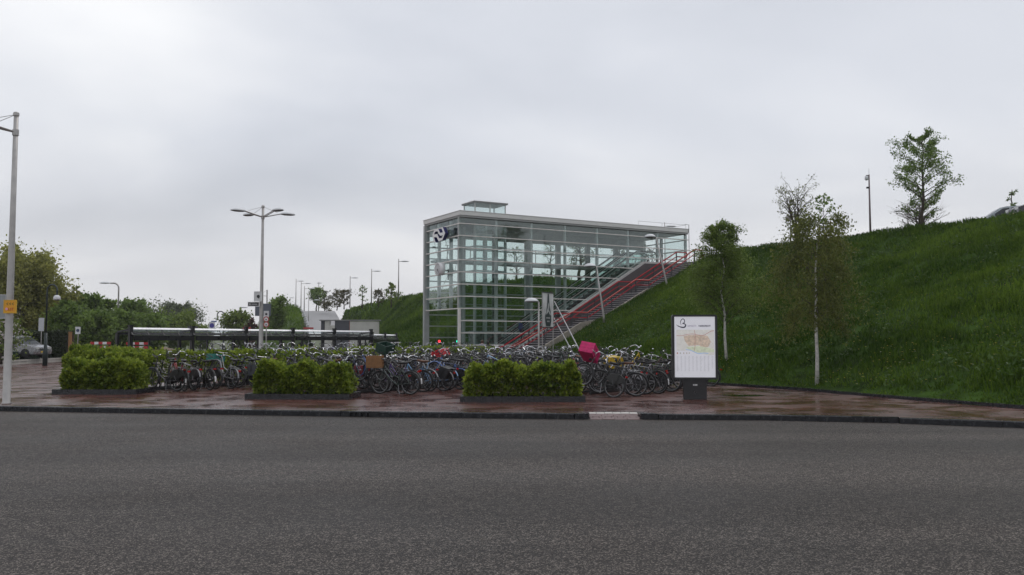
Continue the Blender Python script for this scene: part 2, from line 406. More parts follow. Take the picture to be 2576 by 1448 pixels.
me_in.box((0, 0.09, -0.005), (0.992, 0.16, 0.034)).box((-0.375, 0.09, -0.08), (0.242, 0.16, 0.116)).box((0.375, 0.09, -0.08), (0.242, 0.16, 0.116)).box((0, 0.11, -0.08), (0.508, 0.06, 0.116))
for k in (-0.15, 0.0, 0.15): me_in.box((k, 0.035, -0.08), (0.04, 0.06, 0.116))
me_in = me_in.mesh('drain_kerb_stone', m_kerb)
for i, (p, d) in enumerate(along(KERB, 1.0, 0.35)):
    if p.x < -34 or p.x > 22: continue
    lo, hi = p.x - 0.5 * d.x, p.x + 0.5 * d.x
    if hi > DROP[0] - 0.42 and lo < DROP[1] + 0.42: continue
    me = me_st
    nm = 'kerb_stone'
    if abs(p.x + 3.4) < 0.5 or abs(p.x - 8.4) < 0.49: me = me_in; nm = 'drain_kerb_stone'
    o = link(nm, me, kerb); o.location = (p.x, p.y, rng.uniform(-0.003, 0.003)); o.rotation_euler = (0, 0, math.atan2(d.y, d.x) + rng.uniform(-0.004, 0.004))
# rounded kerb ends beside the dropped brick ramp
for x0, sgn in ((DROP[0], -1), (DROP[1], 1)):
    y0 = pl(x0, KERB); mb = MB(); pr = []
    for k in range(7):
        a = math.pi / 2 * k / 6; pr.append((sgn * (0.15 - 0.15 * math.sin(a) * 0.9 - 0.01), 0.15 - 0.15 * math.cos(a) * 0.97))
    L_ = 0.36 if sgn < 0 else 0.40
    poly = [(0, 0.40), (0, 0.14)] + [(sgn * (0.15 - 0.15 * math.cos(math.pi / 2 * k / 6)), 0.14 - 0.14 * math.sin(math.pi / 2 * k / 6)) for k in range(1, 7)] + [(sgn * L_, 0.0), (sgn * L_, 0.16), (sgn * 0.16, 0.40)]
    mb.prism([(a, b, -0.14) for a, b in poly], (0, 0, 0.157))
    o = mb.build('kerb_end_stone', m_kerb, kerb); o.location = (x0, y0, 0)
    n = 0.0
# stones filling up to the regular run
def fill(x0, x1):
    me = stone(abs(x1 - x0) - 0.008); o = link('kerb_stone', me, kerb); xm = (x0 + x1) / 2
    o.location = (xm, pl(xm, KERB), 0); o.rotation_euler = (0, 0, math.atan2(pl(x1, KERB) - pl(x0, KERB), x1 - x0))
xs = sorted(o.location.x for o in kerb.children if o.name.startswith(('kerb_stone', 'drain')))
lx = max(x for x in xs if x < DROP[0]) + 0.497; rx = min(x for x in xs if x > DROP[1]) - 0.497
if DROP[0] - 0.37 - lx > 0.05: fill(lx, DROP[0] - 0.37)
if rx - (DROP[1] + 0.41) > 0.05: fill(DROP[1] + 0.41, rx)
# dropped brick ramp, each brick a piece
ramp = tag(empty('brick_ramp'), kind='structure')
m_pav = mat('pinkish clay paver', (0.135, 0.078, 0.070), 0.45, var=0.25, scale=5, bump=0.2)
m_pavw = mat('white paver', (0.50, 0.48, 0.44), 0.45, var=0.1, scale=8)
MB().add([(DROP[0] - .05, pl(1.8, KERB) - 0.1, -0.135), (DROP[1] + .05, pl(3, KERB) - 0.1, -0.135), (DROP[1] + .05, pl(3, KERB) + 0.7, -0.012), (DROP[0] - .05, pl(1.8, KERB) + 0.7, -0.012)], [(0, 1, 2, 3)]).build('mortar_bed', mat('dark joint sand', (0.03, 0.02, 0.018), 0.8), ramp)
def brick_me(l, w, m_): return MB().box((0, 0, 0), (l - 0.012, w - 0.012, 0.06)).mesh('brick', m_)
_bm = {}
def put_brick(x, j, l, m_, w=0.135):
    key = (round(l, 3), m_.name)
    if key not in _bm: _bm[key] = brick_me(l, w, m_)
    o = link('brick', _bm[key], ramp); y = j * w + w / 2 - 0.04
    o.location = (x, pl(x, KERB) + y, -0.145 + 0.122 * (y + 0.05) / 0.72 + rng.uniform(-0.002, 0.002)); o.rotation_euler = (math.atan(0.122 / 0.72), 0, 0)
span = DROP[1] - DROP[0]
for j, l in enumerate((0.29, 0.145, 0.29, 0.29)):
    x = DROP[0] + 0.004; k = 0
    while x < DROP[1] - 0.03:
        ll = l
        if k == 0 and j % 2: ll = l * 0.55
        ll = min(ll, DROP[1] - x); put_brick(x + ll / 2, j, ll, m_pav); x += ll; k += 1
for k in range(6): put_brick(DROP[0] + span / 6 * (k + 0.5), 4, span / 6, m_pavw)
# low kerb along the foot of the grass
edge = tag(empty('grass_kerb'), kind='structure')
me_e = MB().box((0, 0, -0.01), (0.99, 0.1, 0.2)).mesh('edging_stone', m_kerb)
for p, d in along(foot_xy[2:], 1.0, 0.5):
    o = link('edging_stone', me_e, edge); o.location = (p.x, p.y, rng.uniform(-0.006, 0.006)); o.rotation_euler = (0, 0, math.atan2(d.y, d.x))
# row of darker edging bricks set flush behind the kerb
strip = [(x, y + 0.75) for x, y in KERB if -20 < x < 13]
MB().add([(x, y, 0.003) for x, y in strip] + [(x, y + 0.1, 0.003) for x, y in reversed(strip)], [(i, i + 1, 2 * len(strip) - 2 - i, 2 * len(strip) - 1 - i) for i in range(len(strip) - 1)]).build('edging_strip', mat('dark edging brick', (0.045, 0.022, 0.02), 0.3, var=0.35, scale=14))['kind'] = 'structure'

# shallow puddle and a scrap of litter
pd_ = ground(1872, 996); pts = [(pd_.x + 0.62 * math.cos(a) * (1 + 0.25 * math.sin(3 * a)), pd_.y + 0.55 * math.sin(a) * (1 + 0.2 * math.cos(2 * a)), 0.004) for a in [2 * math.pi * k / 22 for k in range(22)]]
tag(MB().add(pts, [tuple(range(22))]).build('puddle', mat('still rain water', (0.02, 0.016, 0.013), 0.03, var=0.05, rvar=0.01)), kind='structure')
lt = ground(1775, 1053, -0.12); lw = thing('litter_wrapper', 'crumpled red and white wrapper lying against the kerb', 'litter', (lt.x, lt.y - 0.02, -0.12), 0.3)
for k, (m_l, x0) in enumerate(((mat('white paper scrap', (0.6, 0.58, 0.56), 0.6), 0.0), (mat('red paper scrap', (0.45, 0.03, 0.03), 0.5), 0.09))):
    MB().add([(x0 - 0.05, -0.03, 0.01), (x0 + 0.04, -0.04, 0.02), (x0 + 0.06, 0.02, 0.05), (x0, 0.03, 0.02), (x0 - 0.05, 0.03, 0.06), (x0, 0.0, 0.075)], [(0, 1, 5), (1, 2, 5), (2, 3, 5), (3, 4, 5), (4, 0, 5), (0, 3, 2, 1)]).build('scrap', m_l, lw)
# ------------------------------------------------------------------ embankment
CUT = (-4.12, 6.9, 20.8)                     # v from, v to, u up to
m_soil = mat('grassy soil', (0.028, 0.055, 0.009), 0.95, spec=0.05, var=0.5, scale=1.6, bump=0.8, bscale=7)
vs_ = [-75 + i * 1.5 for i in range(47)]
vs_ = [v for v in vs_ if v < -4.8] + [-4.12] + [6.9] + [8 + i * 1.5 for i in range(30)] + [54 + i * 6 for i in range(17)]
us_ = [-11 + i * 0.9 for i in range(46)] + [33, 36, 39, 42, 46, 52, 60, 90]
mbE = MB(); idx = {}
for i, v in enumerate(vs_):
    for j, u in enumerate(us_):
        idx[i, j] = len(mbE.v); mbE.v.append(tuple(W(u, v, emb_z(u, v) - (0.14 if u < pl(v, FOOT) - 0.05 else 0.0))))
for i in range(len(vs_) - 1):
    for j in range(len(us_) - 1):
        if us_[j + 1] < pl(vs_[i], FOOT) - 0.9 and us_[j + 1] < pl(vs_[i + 1], FOOT) - 0.9: continue
        if vs_[i] >= CUT[0] - 0.01 and vs_[i + 1] <= CUT[1] + 0.01: 
            if us_[j] < CUT[2]: continue
        mbE.f.append((idx[i, j], idx[i, j + 1], idx[i + 1, j + 1], idx[i + 1, j])); mbE.m.append(0)
tag(mbE.build('embankment', m_soil, smooth=True), kind='structure')
def grass_object(name, label, n, vr, ur, hmul, seed, wmul=1.0, sel=None):
    r = np.random.default_rng(seed)
    v = r.uniform(vr[0], vr[1], n); u = r.uniform(ur[0], ur[1], n)
    uf = np.interp(v, [a for a, b in FOOT], [b for a, b in FOOT]) + 0.08
    uc = np.interp(v, [a for a, b in CREST], [b for a, b in CREST])
    ok = (u > uf) & (u < uc + 3.0) & ~((v > CUT[0] - 0.02) & (v < CUT[1]) & (u < CUT[2] + 5))
    if sel is not None: ok &= sel(u, v)
    u = u[ok]; v = v[ok]
    cl = vnoise(u, v, 0.5, seed) * 0.65 + vnoise(u, v, 1.6, seed + 1) * 0.55         # tufts
    keep = r.random(len(u)) < np.clip(cl * 1.3 - 0.12, 0.1, 1); u, v, cl = u[keep], v[keep], cl[keep]
    z = np.array([emb_z(a, b) for a, b in zip(u, v)])
    n = len(u); P = np.array(BC)[None, :] + u[:, None] * np.array(UU) + v[:, None] * np.array(VV); P[:, 2] = z - 0.02
    patch = vnoise(u, v, 4.5, 9) * 0.6 + vnoise(u, v, 1.3, 5) * 0.4
    h = hmul * (0.09 + 0.22 * cl) * r.uniform(0.55, 1.25, n) * (0.75 + 0.5 * patch)
    foot = np.clip((u - np.interp(v, [a for a, b in FOOT], [b for a, b in FOOT])) / 1.2, 0.35, 1); h *= foot
    az = r.uniform(0, 2 * math.pi, n); w = 0.016 * wmul * r.uniform(0.6, 1.5, n)
    side = np.stack([np.cos(az), np.sin(az), np.zeros(n)], 1) * w[:, None]
    lean = np.stack([np.cos(az + 1.3), np.sin(az + 1.3), np.zeros(n)], 1) * (h * r.uniform(0.15, 0.9, n))[:, None]
    tip = P + lean; tip[:, 2] += h; mid = P + lean * 0.3; mid[:, 2] += h * 0.62
    V = np.stack([P - side, P + side, mid + side * 0.8, tip, mid - side * 0.8], 1).reshape(-1, 3)
    F = np.arange(5 * n).reshape(n, 5)
    tint = np.clip(0.95 * (patch - 0.5) + 0.42 + 0.5 * (r.random(n) - 0.5), 0, 1)
    o = link(name, np_mesh(name, V, F, leaf_mat('grass blades', (0.026, 0.064, 0.006), (0.165, 0.255, 0.032), 0.42, 0.6, 0.08), tint)); tag(o, label, 'grass', kind='stuff'); return o
grass_object('grass', 'tall green grass covering the embankment in front of the stairs', 330000, (-56, -4.1), (-8, 20), 1.0, 3, 1.1)
grass_object('grass', 'green grass covering the embankment behind the glass station', 100000, (6.9, 75), (2, 30), 1.5, 8, 2.6)
grass_object('grass', 'green grass on the far end of the embankment', 30000, (75, 150), (16, 46), 2.2, 12, 6.0)
# coarse weeds in drifts
r = np.random.default_rng(41); v = r.uniform(-52, -5, 60000); u = r.uniform(-6, 17, 60000)
uf = np.interp(v, [a for a, b in FOOT], [b for a, b in FOOT]); dens = vnoise(u, v, 3.0, 31) * vnoise(u, v, 1.1, 32)
ok = (u > uf + 0.6) & (dens > 0.36) & (u < 16.5); u = u[ok]; v = v[ok]
P = np.array(BC)[None, :] + u[:, None] * np.array(UU) + v[:, None] * np.array(VV); P[:, 2] = np.array([emb_z(a, b) for a, b in zip(u, v)]) + r.uniform(0.0, 0.42, len(u))
V, F, t_ = leaves(P, 0.13, r, 2.2, down=-0.4, tint=np.clip(0.25 + 0.5 * r.random(len(P)), 0, 1))
tag(link('weeds', np_mesh('weeds', V, F, leaf_mat('broad weed leaves', (0.018, 0.050, 0.010), (0.10, 0.165, 0.035), 0.35, 0.5, 0.2), t_)), 'drifts of broad-leaved weeds on the grass slope', 'weeds', kind='stuff')
# yellow and white flowers in the grass
def flowers(name, label, n, col, seed, size, sel):
    r = np.random.default_rng(seed); v = r.uniform(-48, -5, n * 6); u = r.uniform(-6, 15, n * 6)
    uf = np.interp(v, [a for a, b in FOOT], [b for a, b in FOOT]); dens = vnoise(u, v, 3.5, 21) * (0.3 + np.clip(1.2 - (u - uf) / 11, 0, 1))
    ok = (u > uf + 0.4) & (r.random(n * 6) < dens * dens * 1.5) & sel(u, v); u = u[ok][:n]; v = v[ok][:n]
    P = np.array(BC)[None, :] + u[:, None] * np.array(UU) + v[:, None] * np.array(VV)
    P[:, 2] = np.array([emb_z(a, b) for a, b in zip(u, v)]) + r.uniform(0.18, 0.45, len(u)); V = []; F = []
    for p in P:                               # five little petals each
        o = len(V); s = size * r.uniform(0.7, 1.3); a0 = r.uniform(0, 6); V.append(p)
        for k in range(10):
            a = a0 + 2 * math.pi * k / 10; rr = s if k % 2 else s * 0.5; V.append(p + np.array([math.cos(a) * rr, math.sin(a) * rr * 0.9, rr * 0.45]))
        F += [(o, o + 1 + 2 * k, o + 1 + (2 * k + 1) % 10, o + 1 + (2 * k + 2) % 10) for k in range(5)]
    o = link(name, np_mesh(name, np.array(V), np.array(F), mat(name + ' petals', col, 0.5, var=0.2))); tag(o, label, 'flowers', kind='stuff')
flowers('buttercup_flowers', 'yellow buttercups dotted through the embankment grass', 1300, (0.70, 0.52, 0.02), 5, 0.034, lambda u, v: u > -99)
flowers('daisy_flowers', 'few pale flowers at the foot of the birches', 70, (0.7, 0.68, 0.5), 6, 0.04, lambda u, v: (v < -27) & (v > -37) & (u < 0))

# ------------------------------------------------------------------ hedges in kerbed beds
m_hleaf = leaf_mat('hornbeam leaves', (0.060, 0.115, 0.012), (0.40, 0.47, 0.065), 0.48, 0.40)
m_twig = mat('hedge twigs', (0.055, 0.04, 0.025), 0.8)
def hedge(label, A, B, width, height, n, seed, kerb_label=None, size=0.10, group='clipped hedges around the bicycle park'):
    """hedge from A to B (ground points), width across"""
    r = np.random.default_rng(seed); A = Vector(A); B = Vector(B); L = (B - A).length; d = (B - A) / L; s = Vector((-d.y, d.x, 0))
    root = thing('hedge', label, 'hedge', tuple((A + B) / 2), math.atan2(d.y, d.x), group)
    # bumpy clipped box: sample a superellipse shell plus some inside
    x = r.uniform(-L / 2, L / 2, n); q = r.uniform(0, 1, n); y = np.empty(n); z = np.empty(n)
    top = q < 0.36; fr = ~top
    bump = vnoise(x, 0 * x + seed, 0.55, seed) * 0.16 + vnoise(x, 0 * x + 3 + seed, 0.2, seed) * 0.09
    y[top] = r.uniform(-1, 1, top.sum()) * width / 2; z[top] = height - np.abs(r.normal(size=top.sum())) * 0.10
    sg = np.where(r.random(fr.sum()) < 0.62, -1, 1); y[fr] = sg * (width / 2 - np.abs(r.normal(size=fr.sum())) * 0.10); z[fr] = 0.16 + (height - 0.16) * r.random(fr.sum()) ** 0.9
    end = r.random(n) < 0.14; x[end] = np.where(r.random(end.sum()) < 0.5, -1, 1) * (L / 2 - np.abs(r.normal(size=end.sum())) * 0.1); y[end] = r.uniform(-1, 1, end.sum()) * width / 2; z[end] = 0.16 + (height - 0.16) * r.random(end.sum())
    lump = 0.6 * vnoise(x * 1.0 + 5, z * 1.0 + y * 2, 0.42, seed + 2) + 0.5 * vnoise(x + 2, z + y * 2, 0.17, seed + 4) - 0.52
    y *= 1 + 0.55 * lump; z += (bump * 1.5 - 0.16) * (z / height) + 0.16 * lump; x *= 1 + 0.07 * lump
    y *= np.where(z < 0.4, 0.80 + 0.5 * (z - 0.16).clip(0, 1), 1.0)
    ed = np.clip((np.abs(x) - L / 2 + 0.32) / 0.32, 0, 1); up_ = np.clip((z - height + 0.38) / 0.38, 0, 1)      # rounded ends and shoulders
    y *= (1 - 0.32 * up_ ** 2) * (1 - 0.25 * ed ** 2); x *= 1 - 0.09 * up_ ** 2 * ed; z -= 0.13 * ed ** 2 * (z / height) + 0.05 * (np.abs(y) / width * 2) ** 2 * up_
    sh_ = top & (r.random(n) < 0.06 * (0.3 + vnoise(x, 0 * x, 0.35, seed + 9) * 1.6)); z[sh_] += r.exponential(0.055, sh_.sum())      # stray shoots
    P = np.stack([x, y, z], 1); keep = r.random(n) < np.clip(0.5 + lump * 2.2 + (z / height) * 0.3, 0.08, 1); P = P[keep]
    out = np.stack([P[:, 0] * 0.1, P[:, 1] / width * 2, (P[:, 2] - height * 0.4) * 1.2], 1)
    V, F, t = leaves(P, size, r, 1.55, down=0.15, D=out, tint=np.clip(0.05 + 0.6 * r.random(len(P)) ** 1.3 + 0.4 * (vnoise(P[:, 0] + 9, P[:, 2] * 1.3, 0.3, seed) - 0.3), 0, 1))
    link('foliage', np_mesh('foliage', V, F, m_hleaf, t), root)
    mb = MB()
    for k in range(int(L / 0.16)):
        x0 = -L / 2 + 0.1 + k * 0.16 + r.uniform(-.04, .04); y0 = r.uniform(-.2, .2) * width
        for b_ in range(2):
            p1 = (x0 + r.uniform(-.12, .12), y0 + r.uniform(-.15, .15), height * r.uniform(.4, .55)); p2 = (p1[0] + r.uniform(-.2, .2), p1[1] + r.uniform(-.2, .2), height * 0.9)
            mb.tube([(x0, y0, 0.0), p1, p2], [0.011, 0.008, 0.003], 4, False)
    mb.build('stems', m_twig, root)
    # dense inner twig mass that stops the light
    return root
def planter(label, A, B, width):
    A = Vector(A); B = Vector(B); L = (B - A).length; d = (B - A) / L; rz = math.atan2(d.y, d.x)
    root = thing('planter_kerb', label, 'planter', tuple((A + B) / 2), rz, 'dark kerbs around the front hedges')
    n = max(2, round(L)); hw = width / 2 + 0.22; hl = L / 2 + 0.12
    for sy in (-1, 1):
        for k in range(n):
            MB().box((-hl + (k + 0.5) * 2 * hl / n, sy * hw, 0.075), (2 * hl / n - 0.008, 0.12, 0.17)).build('kerb_stone', m_kerb, root)
    for sx in (-1, 1): MB().box((sx * (hl - 0.06), 0, 0.075), (0.12, 2 * hw - 0.13, 0.17)).build('kerb_stone', m_kerb, root)
    MB().box((0, 0, 0.03), (2 * hl - 0.26, 2 * hw - 0.14, 0.06)).build('soil', mat('dark wet soil', (0.025, 0.017, 0.011), 0.8, var=0.4, scale=20, bump=1, bscale=40), root)
    return root
def gp(x, y, dy=0.0): p = ground(x, y); return (p.x, p.y + dy, 0)
for a, b, l1, l2, sd, w in (((140, 993), (335, 993), 'hedge block beside the tall pole, leftmost of the kerbed hedges', 'dark kerb bed of the hedge nearest the tall lamp pole', 31, 0.9),
                            ((630, 1005), (873, 1006), 'light green hedge block in the middle, beside the wooden crate bicycle', 'dark kerb bed of the middle hedge', 32, 0.95),
                            ((1168, 1012), (1462, 1012), 'longest front hedge, below the glass station and the pink crate', 'dark kerb bed of the long hedge near the pink crate', 33, 1.0)):
    A = gp(*a, 0.70); B = gp(*b, 0.70)
    hedge(l1, A, B, w, {31: 1.00, 32: 0.93, 33: 0.99}[sd], 21000, sd)
    planter(l2, A, B, w)
RD = Vector((math.cos(math.radians(57)), math.sin(math.radians(57)), 0)); RN = Vector((-RD.y, RD.x, 0))       # bicycle rows run along RD
HA = Vector((-14.0, 30.3, 0))
hedge('long hedge running back behind the first bicycle row', HA, HA + RD * 24, 1.25, 1.22, 52000, 35, size=0.11)
hedge('wide hedge block directly behind the leftmost kerbed hedge', (-16.3, 32.9, 0), (-13.5, 32.1, 0), 1.6, 1.34, 22000, 36)
# ------------------------------------------------------------------ glass station building (local x = u, y = v)
m_steel = mat('grey painted steel', (0.36, 0.375, 0.365), 0.45, var=0.08, scale=3)
m_rail = mat('pale steel glazing rail', (0.70, 0.67, 0.63), 0.35, 0.0, var=0.1, scale=3)
m_roofw = mat('off white roof fascia', (0.64, 0.635, 0.61), 0.45, var=0.05, scale=1.5)
m_soff = mat('grey ceiling panels', (0.34, 0.345, 0.34), 0.7, var=0.08, scale=0.8)
m_glass = glass_mat('green tinted glazing', (0.90, 0.95, 0.94), 0.015, 1.0)
m_glass2 = glass_mat('clear thin glazing', (0.93, 0.965, 0.96), 0.02, 0.8)
m_dark = mat('black painted metal', (0.018, 0.019, 0.02), 0.4, var=0.2)
m_conc = mat('grey stair concrete', (0.175, 0.165, 0.165), 0.6, var=0.15, scale=2.5, bump=0.15)
m_concd = mat('dark brick stringer wall', (0.085, 0.073, 0.075), 0.7, var=0.2, scale=2.0, bump=0.2)
m_cope = mat('pale concrete coping', (0.45, 0.44, 0.42), 0.5, var=0.12, scale=4)
BL, BW_, BH = 20.75, 6.0, 10.8
st = thing('station_building', 'glass station hall with white roof edge beside the stairs', 'building', tuple(BC), ANG)
bays = [i * BL / 7 for i in range(8)]; sides = [0, 2.0, 4.0, 6.0]
RZ = [9.90 - 0.854 * i for i in range(12)]          # heights of the glazing rails
def cope_u(z): return 3.55 + (z - 0.59) / 0.583      # where the coping of the stairs meets the height z
def front_foot(u): return 0.1 if u < 2.9 else (min(7.86, 0.59 + (u - 3.55) * 0.583) + 0.06 if u < 16.1 else 7.9)
for i, u in enumerate(bays):
    z0 = 0.0 if i == 0 else max(0.0, front_foot(u) - 0.05)
    MB().box((u, 0.24, (z0 + 10.35) / 2), (0.16, 0.18, 10.35 - z0)).build('column', m_steel, st)
    zb = 0.0 if u < 17 else 7.8
    MB().box((u, BW_ - 0.24, (zb + 10.35) / 2), (0.42, 0.24, 10.35 - zb)).build('column', m_steel, st)
for v in sides[1:3]:
    MB().box((0.24, v, (3.92 + 10.35) / 2), (0.20, 0.20, 10.35 - 3.92)).build('column', m_steel, st)
MB().box((BL - 0.24, 3.0, 9.1), (0.2, 0.2, 2.5)).build('column', m_steel, st)
# doorway frame posts of the open entrance
for v in (0.02, 5.9): MB().box((-0.06, v, 1.95), (0.14, 0.16, 3.9)).build('entrance_post', m_rail, st)
# rails of the front, side and back
for i, z in enumerate(RZ):
    ue = BL + 0.08 if z > 7.85 else cope_u(z) - 0.05
    if ue > 0.3: MB().box(((ue - 0.12) / 2, -0.02, z), (ue + 0.12, 0.12, 0.062)).build('rail', m_rail, st)
    if z > 3.9: MB().box((-0.02, BW_ / 2 + 0.1, z), (0.13, BW_ - 0.05, 0.075)).build('rail', m_rail, st)
    uz = max(0.0, 0.0)
    if z > 0.4: MB().box((BL / 2 if z > 7.8 else min(BL, 17) / 2, BW_ - 0.05, z - 0.3), (BL if z > 7.8 else min(BL, 17), 0.11, 0.09)).build('rail', m_steel, st)
    if z > 7.9: MB().box((BL - 0.02, BW_ / 2, z), (0.11, BW_ - 0.2, 0.075)).build('rail', m_rail, st)
# panes, one by one
def pane(poly, off, m_): MB().prism(poly, off).build('pane', m_, st)
zs_ = [10.32] + RZ
for i in range(len(zs_) - 1):
    zt, zb = zs_[i] - 0.045, zs_[i + 1] + 0.045
    for k in range(7):
        u0, u1 = bays[k] + 0.015, bays[k + 1] - 0.015
        # clip by the sloping coping
        uc_t, uc_b = cope_u(zt), cope_u(zb)
        if zb > 7.86 or uc_b >= u1: poly = [(u0, zb), (u1, zb), (u1, zt), (u0, zt)]
        elif uc_t <= u0: continue
        else:
            poly = []
            if uc_b > u0: poly += [(u0, zb), (uc_b, zb)]
            else: poly += [(u0, front_foot(u0))]
            if uc_t >= u1: poly += [(u1, 0.59 + (u1 - 3.55) * 0.583), (u1, zt), (u0, zt)]
            else: poly += [(uc_t, zt), (u0, zt)]
        pane([(a, -0.012, b) for a, b in poly], (0, 0.012, 0), m_glass)
    for k in range(3):
        v0, v1 = sides[k] + 0.03, sides[k + 1] - 0.03
        if zb > 3.9: pane([(-0.012, v0, zb), (-0.012, v1, zb), (-0.012, v1, zt), (-0.012, v0, zt)], (0.012, 0, 0), m_glass)
zb_ = [10.3] + [z - 0.3 for z in RZ]
for i in range(len(zb_) - 1):
    zt, zb = zb_[i] - 0.05, zb_[i + 1] + 0.05
    for k in range(7):
        if zb < 7.6 and bays[k + 1] > 17.9: continue
        pane([(bays[k] + 0.16, BW_ - 0.012, zb), (bays[k + 1] - 0.16, BW_ - 0.012, zb), (bays[k + 1] - 0.16, BW_ - 0.012, zt), (bays[k] + 0.16, BW_ - 0.012, zt)], (0, 0.012, 0), m_glass2)
for zt, zb in ((10.3, 9.1), (9.05, 8.25)):
    pane([(BL, 0.1, zb), (BL, 2.85, zb), (BL, 2.85, zt), (BL, 0.1, zt)], (0.012, 0, 0), m_glass2)
MB().box((BL / 2, BW_ - 0.3, 9.98), (BL - 0.1, 0.2, 0.75)).build('header_beam', m_steel, st)
# roof
mb = MB(); mb.box((BL / 2, BW_ / 2, 10.42), (BL + 0.1, BW_ + 0.1, 0.12)); mb.build('ceiling', m_soff, st)
rf = MB().box((BL / 2, BW_ / 2, 10.63), (BL + 0.22, BW_ + 0.22, 0.28)).build('roof', m_roofw, st)
MB().box((BL / 2, BW_ / 2, 10.795), (BL + 0.28, BW_ + 0.28, 0.035)).build('roof_edge', m_roofw, rf)
for u in (4, 8, 12, 16): 
    for v in (1.6, 4.2): MB().box((u + 0.8, v, 10.352), (0.35, 0.35, 0.02)).build('ceiling_light', mat('dull light fitting', (0.09, 0.09, 0.1), 0.4), rf)
# rail on the roof at the far end with floodlight
mb = MB(); mb.tube([(15.8, 0.1, 10.8), (15.8, 0.1, 11.15), (20.7, 0.1, 11.15), (20.7, 5.8, 11.15)], 0.013, 5)
for u in (18.2, 20.7): mb.tube([(u, 0.1, 10.8), (u, 0.1, 11.15)], 0.012, 5)
mb.build('roof_railing', mat('dull galvanised steel', (0.30, 0.30, 0.30), 0.5, 0.6), rf)
MB().tube([(20.82, -0.14, 7.9), (20.82, -0.14, 11.15), (20.62, 0.1, 11.2)], 0.03, 6).build('downpipe', mat('dull galvanised steel', (0, 0, 0)), rf)
# floor, upper landing, inner gallery
m_tile = mat('grey station floor', (0.16, 0.155, 0.15), 0.45, var=0.15, scale=1)
MB().box((8.6, 3.0, 0.01), (17.2, 6.4, 0.03)).build('hall_floor', m_tile, st)
MB().box((21.6, 1.2, 7.66), (6.4, 11.3, 0.24)).build('upper_landing', m_tile, st)
MB().box((10.0, 5.1, 7.62), (19.5, 0.9, 0.16)).build('gallery', mat('grey gallery slab', (0.42, 0.43, 0.425), 0.5), st)
MB().box((17.0, 3.2, 3.8), (0.25, 5.4, 7.5)).build('end_wall', m_concd, st)
gl = MB()
for k in range(9): gl.box((1.2 + k * 1.95, 4.62, 8.3), (0.05, 0.05, 1.05))
gl.tube([(1.0, 4.62, 8.84), (17.2, 4.62, 8.84)], 0.025, 6); gl.build('gallery_railing', m_rail, st)
# bracing cables on the side face
for a, b in (((0.5, 4.0, 9.9), (0.5, 2.0, 6.5)), ((0.5, 2.0, 9.9), (0.5, 4.0, 6.5)), ((0.5, 5.9, 9.9), (0.5, 4.0, 6.5)), ((0.5, 0.3, 9.9), (0.5, 2.0, 6.5)), ((0.5, 3.0, 6.5), (0.5, 0.4, 3.9)), ((0.5, 3.0, 6.5), (0.5, 5.8, 3.9))):
    MB().tube([a, b], 0.018, 5).build('bracing_cable', m_steel, st)
MB().tube([(0.5, 3.0, 6.9), (0.5, 3.0, 6.1)], 0.05, 6).build('bracing_node', m_dark, st)
# lift shaft
lift = thing('lift_shaft', 'glazed lift shaft inside the station hall', 'lift', tuple(W(2.15, 1.95, 0)), ANG)
m_liftc = mat('grey lift steel', (0.40, 0.415, 0.41), 0.45, var=0.08)
LU, LV = 2.55, 1.75
for a, b in ((0, 0), (LU, 0), (0, LV), (LU, LV), (0.9, 0), (1.7, 0), (0.9, LV), (1.7, LV)): MB().box((a, b, 5.1), (0.16, 0.16, 10.2)).build('post', m_liftc, lift)
for i in range(11):
    z = 0.5 + i * 0.9; mb = MB()
    for b in (0, LV): mb.box((LU / 2, b, z), (LU, 0.10, 0.09))
    for a in (0, LU): mb.box((a, LV / 2, z), (0.10, LV, 0.09))
    mb.build('frame_ring', m_liftc, lift)
for z0, z1 in [(0.55 + i * 0.9, 1.35 + i * 0.9) for i in range(11)]:
    for y_ in (-0.09, LV + 0.08): MB().box((LU / 2, y_, (z0 + z1) / 2), (LU, 0.01, z1 - z0)).build('pane', m_glass2, lift)
MB().box((LU / 2, LV / 2, 1.25), (LU - 0.5, LV - 0.5, 2.3)).build('lift_car', mat('lift car panels', (0.20, 0.23, 0.23), 0.3, 0.4), lift)
for a in (0.5, 2.0): MB().box((a, LV / 2, 5.5), (0.07, 0.09, 10.6)).build('guide_rail', m_dark, lift)
# glass lantern over the lift shaft
lan = MB()
for a, b in ((0.0, 0.0), (LU, 0.0), (0.0, LV), (LU, LV), (1.25, 0.0)): lan.box((a, b, 11.3), (0.07, 0.07, 1.0))
lan.build('lantern_frame', m_steel, lift)
MB().box((LU / 2, LV / 2, 11.85), (LU + 0.3, LV + 0.3, 0.10)).build('lantern_roof', mat('grey lantern roof', (0.16, 0.165, 0.165), 0.6), lift)
MB().box((LU / 2, LV / 2, 11.92), (LU + 0.34, LV + 0.34, 0.03)).build('lantern_roof_edge', m_roofw, lift)
for poly, off in (([(0.05, -0.03, 10.85), (LU - 0.05, -0.03, 10.85), (LU - 0.05, -0.03, 11.78), (0.05, -0.03, 11.78)], (0, 0.01, 0)), ([(-0.03, 0.05, 10.85), (-0.03, LV - 0.05, 10.85), (-0.03, LV - 0.05, 11.78), (-0.03, 0.05, 11.78)], (0.01, 0, 0)),
                  ([(LU + 0.03, 0.05, 10.85), (LU + 0.03, LV - 0.05, 10.85), (LU + 0.03, LV - 0.05, 11.78), (LU + 0.03, 0.05, 11.78)], (0.01, 0, 0)), ([(0.05, LV + .03, 10.85), (LU - 0.05, LV + .03, 10.85), (LU - 0.05, LV + .03, 11.78), (0.05, LV + .03, 11.78)], (0, 0.01, 0))):
    MB().prism(poly, off).build('lantern_pane', m_glass2, lift)
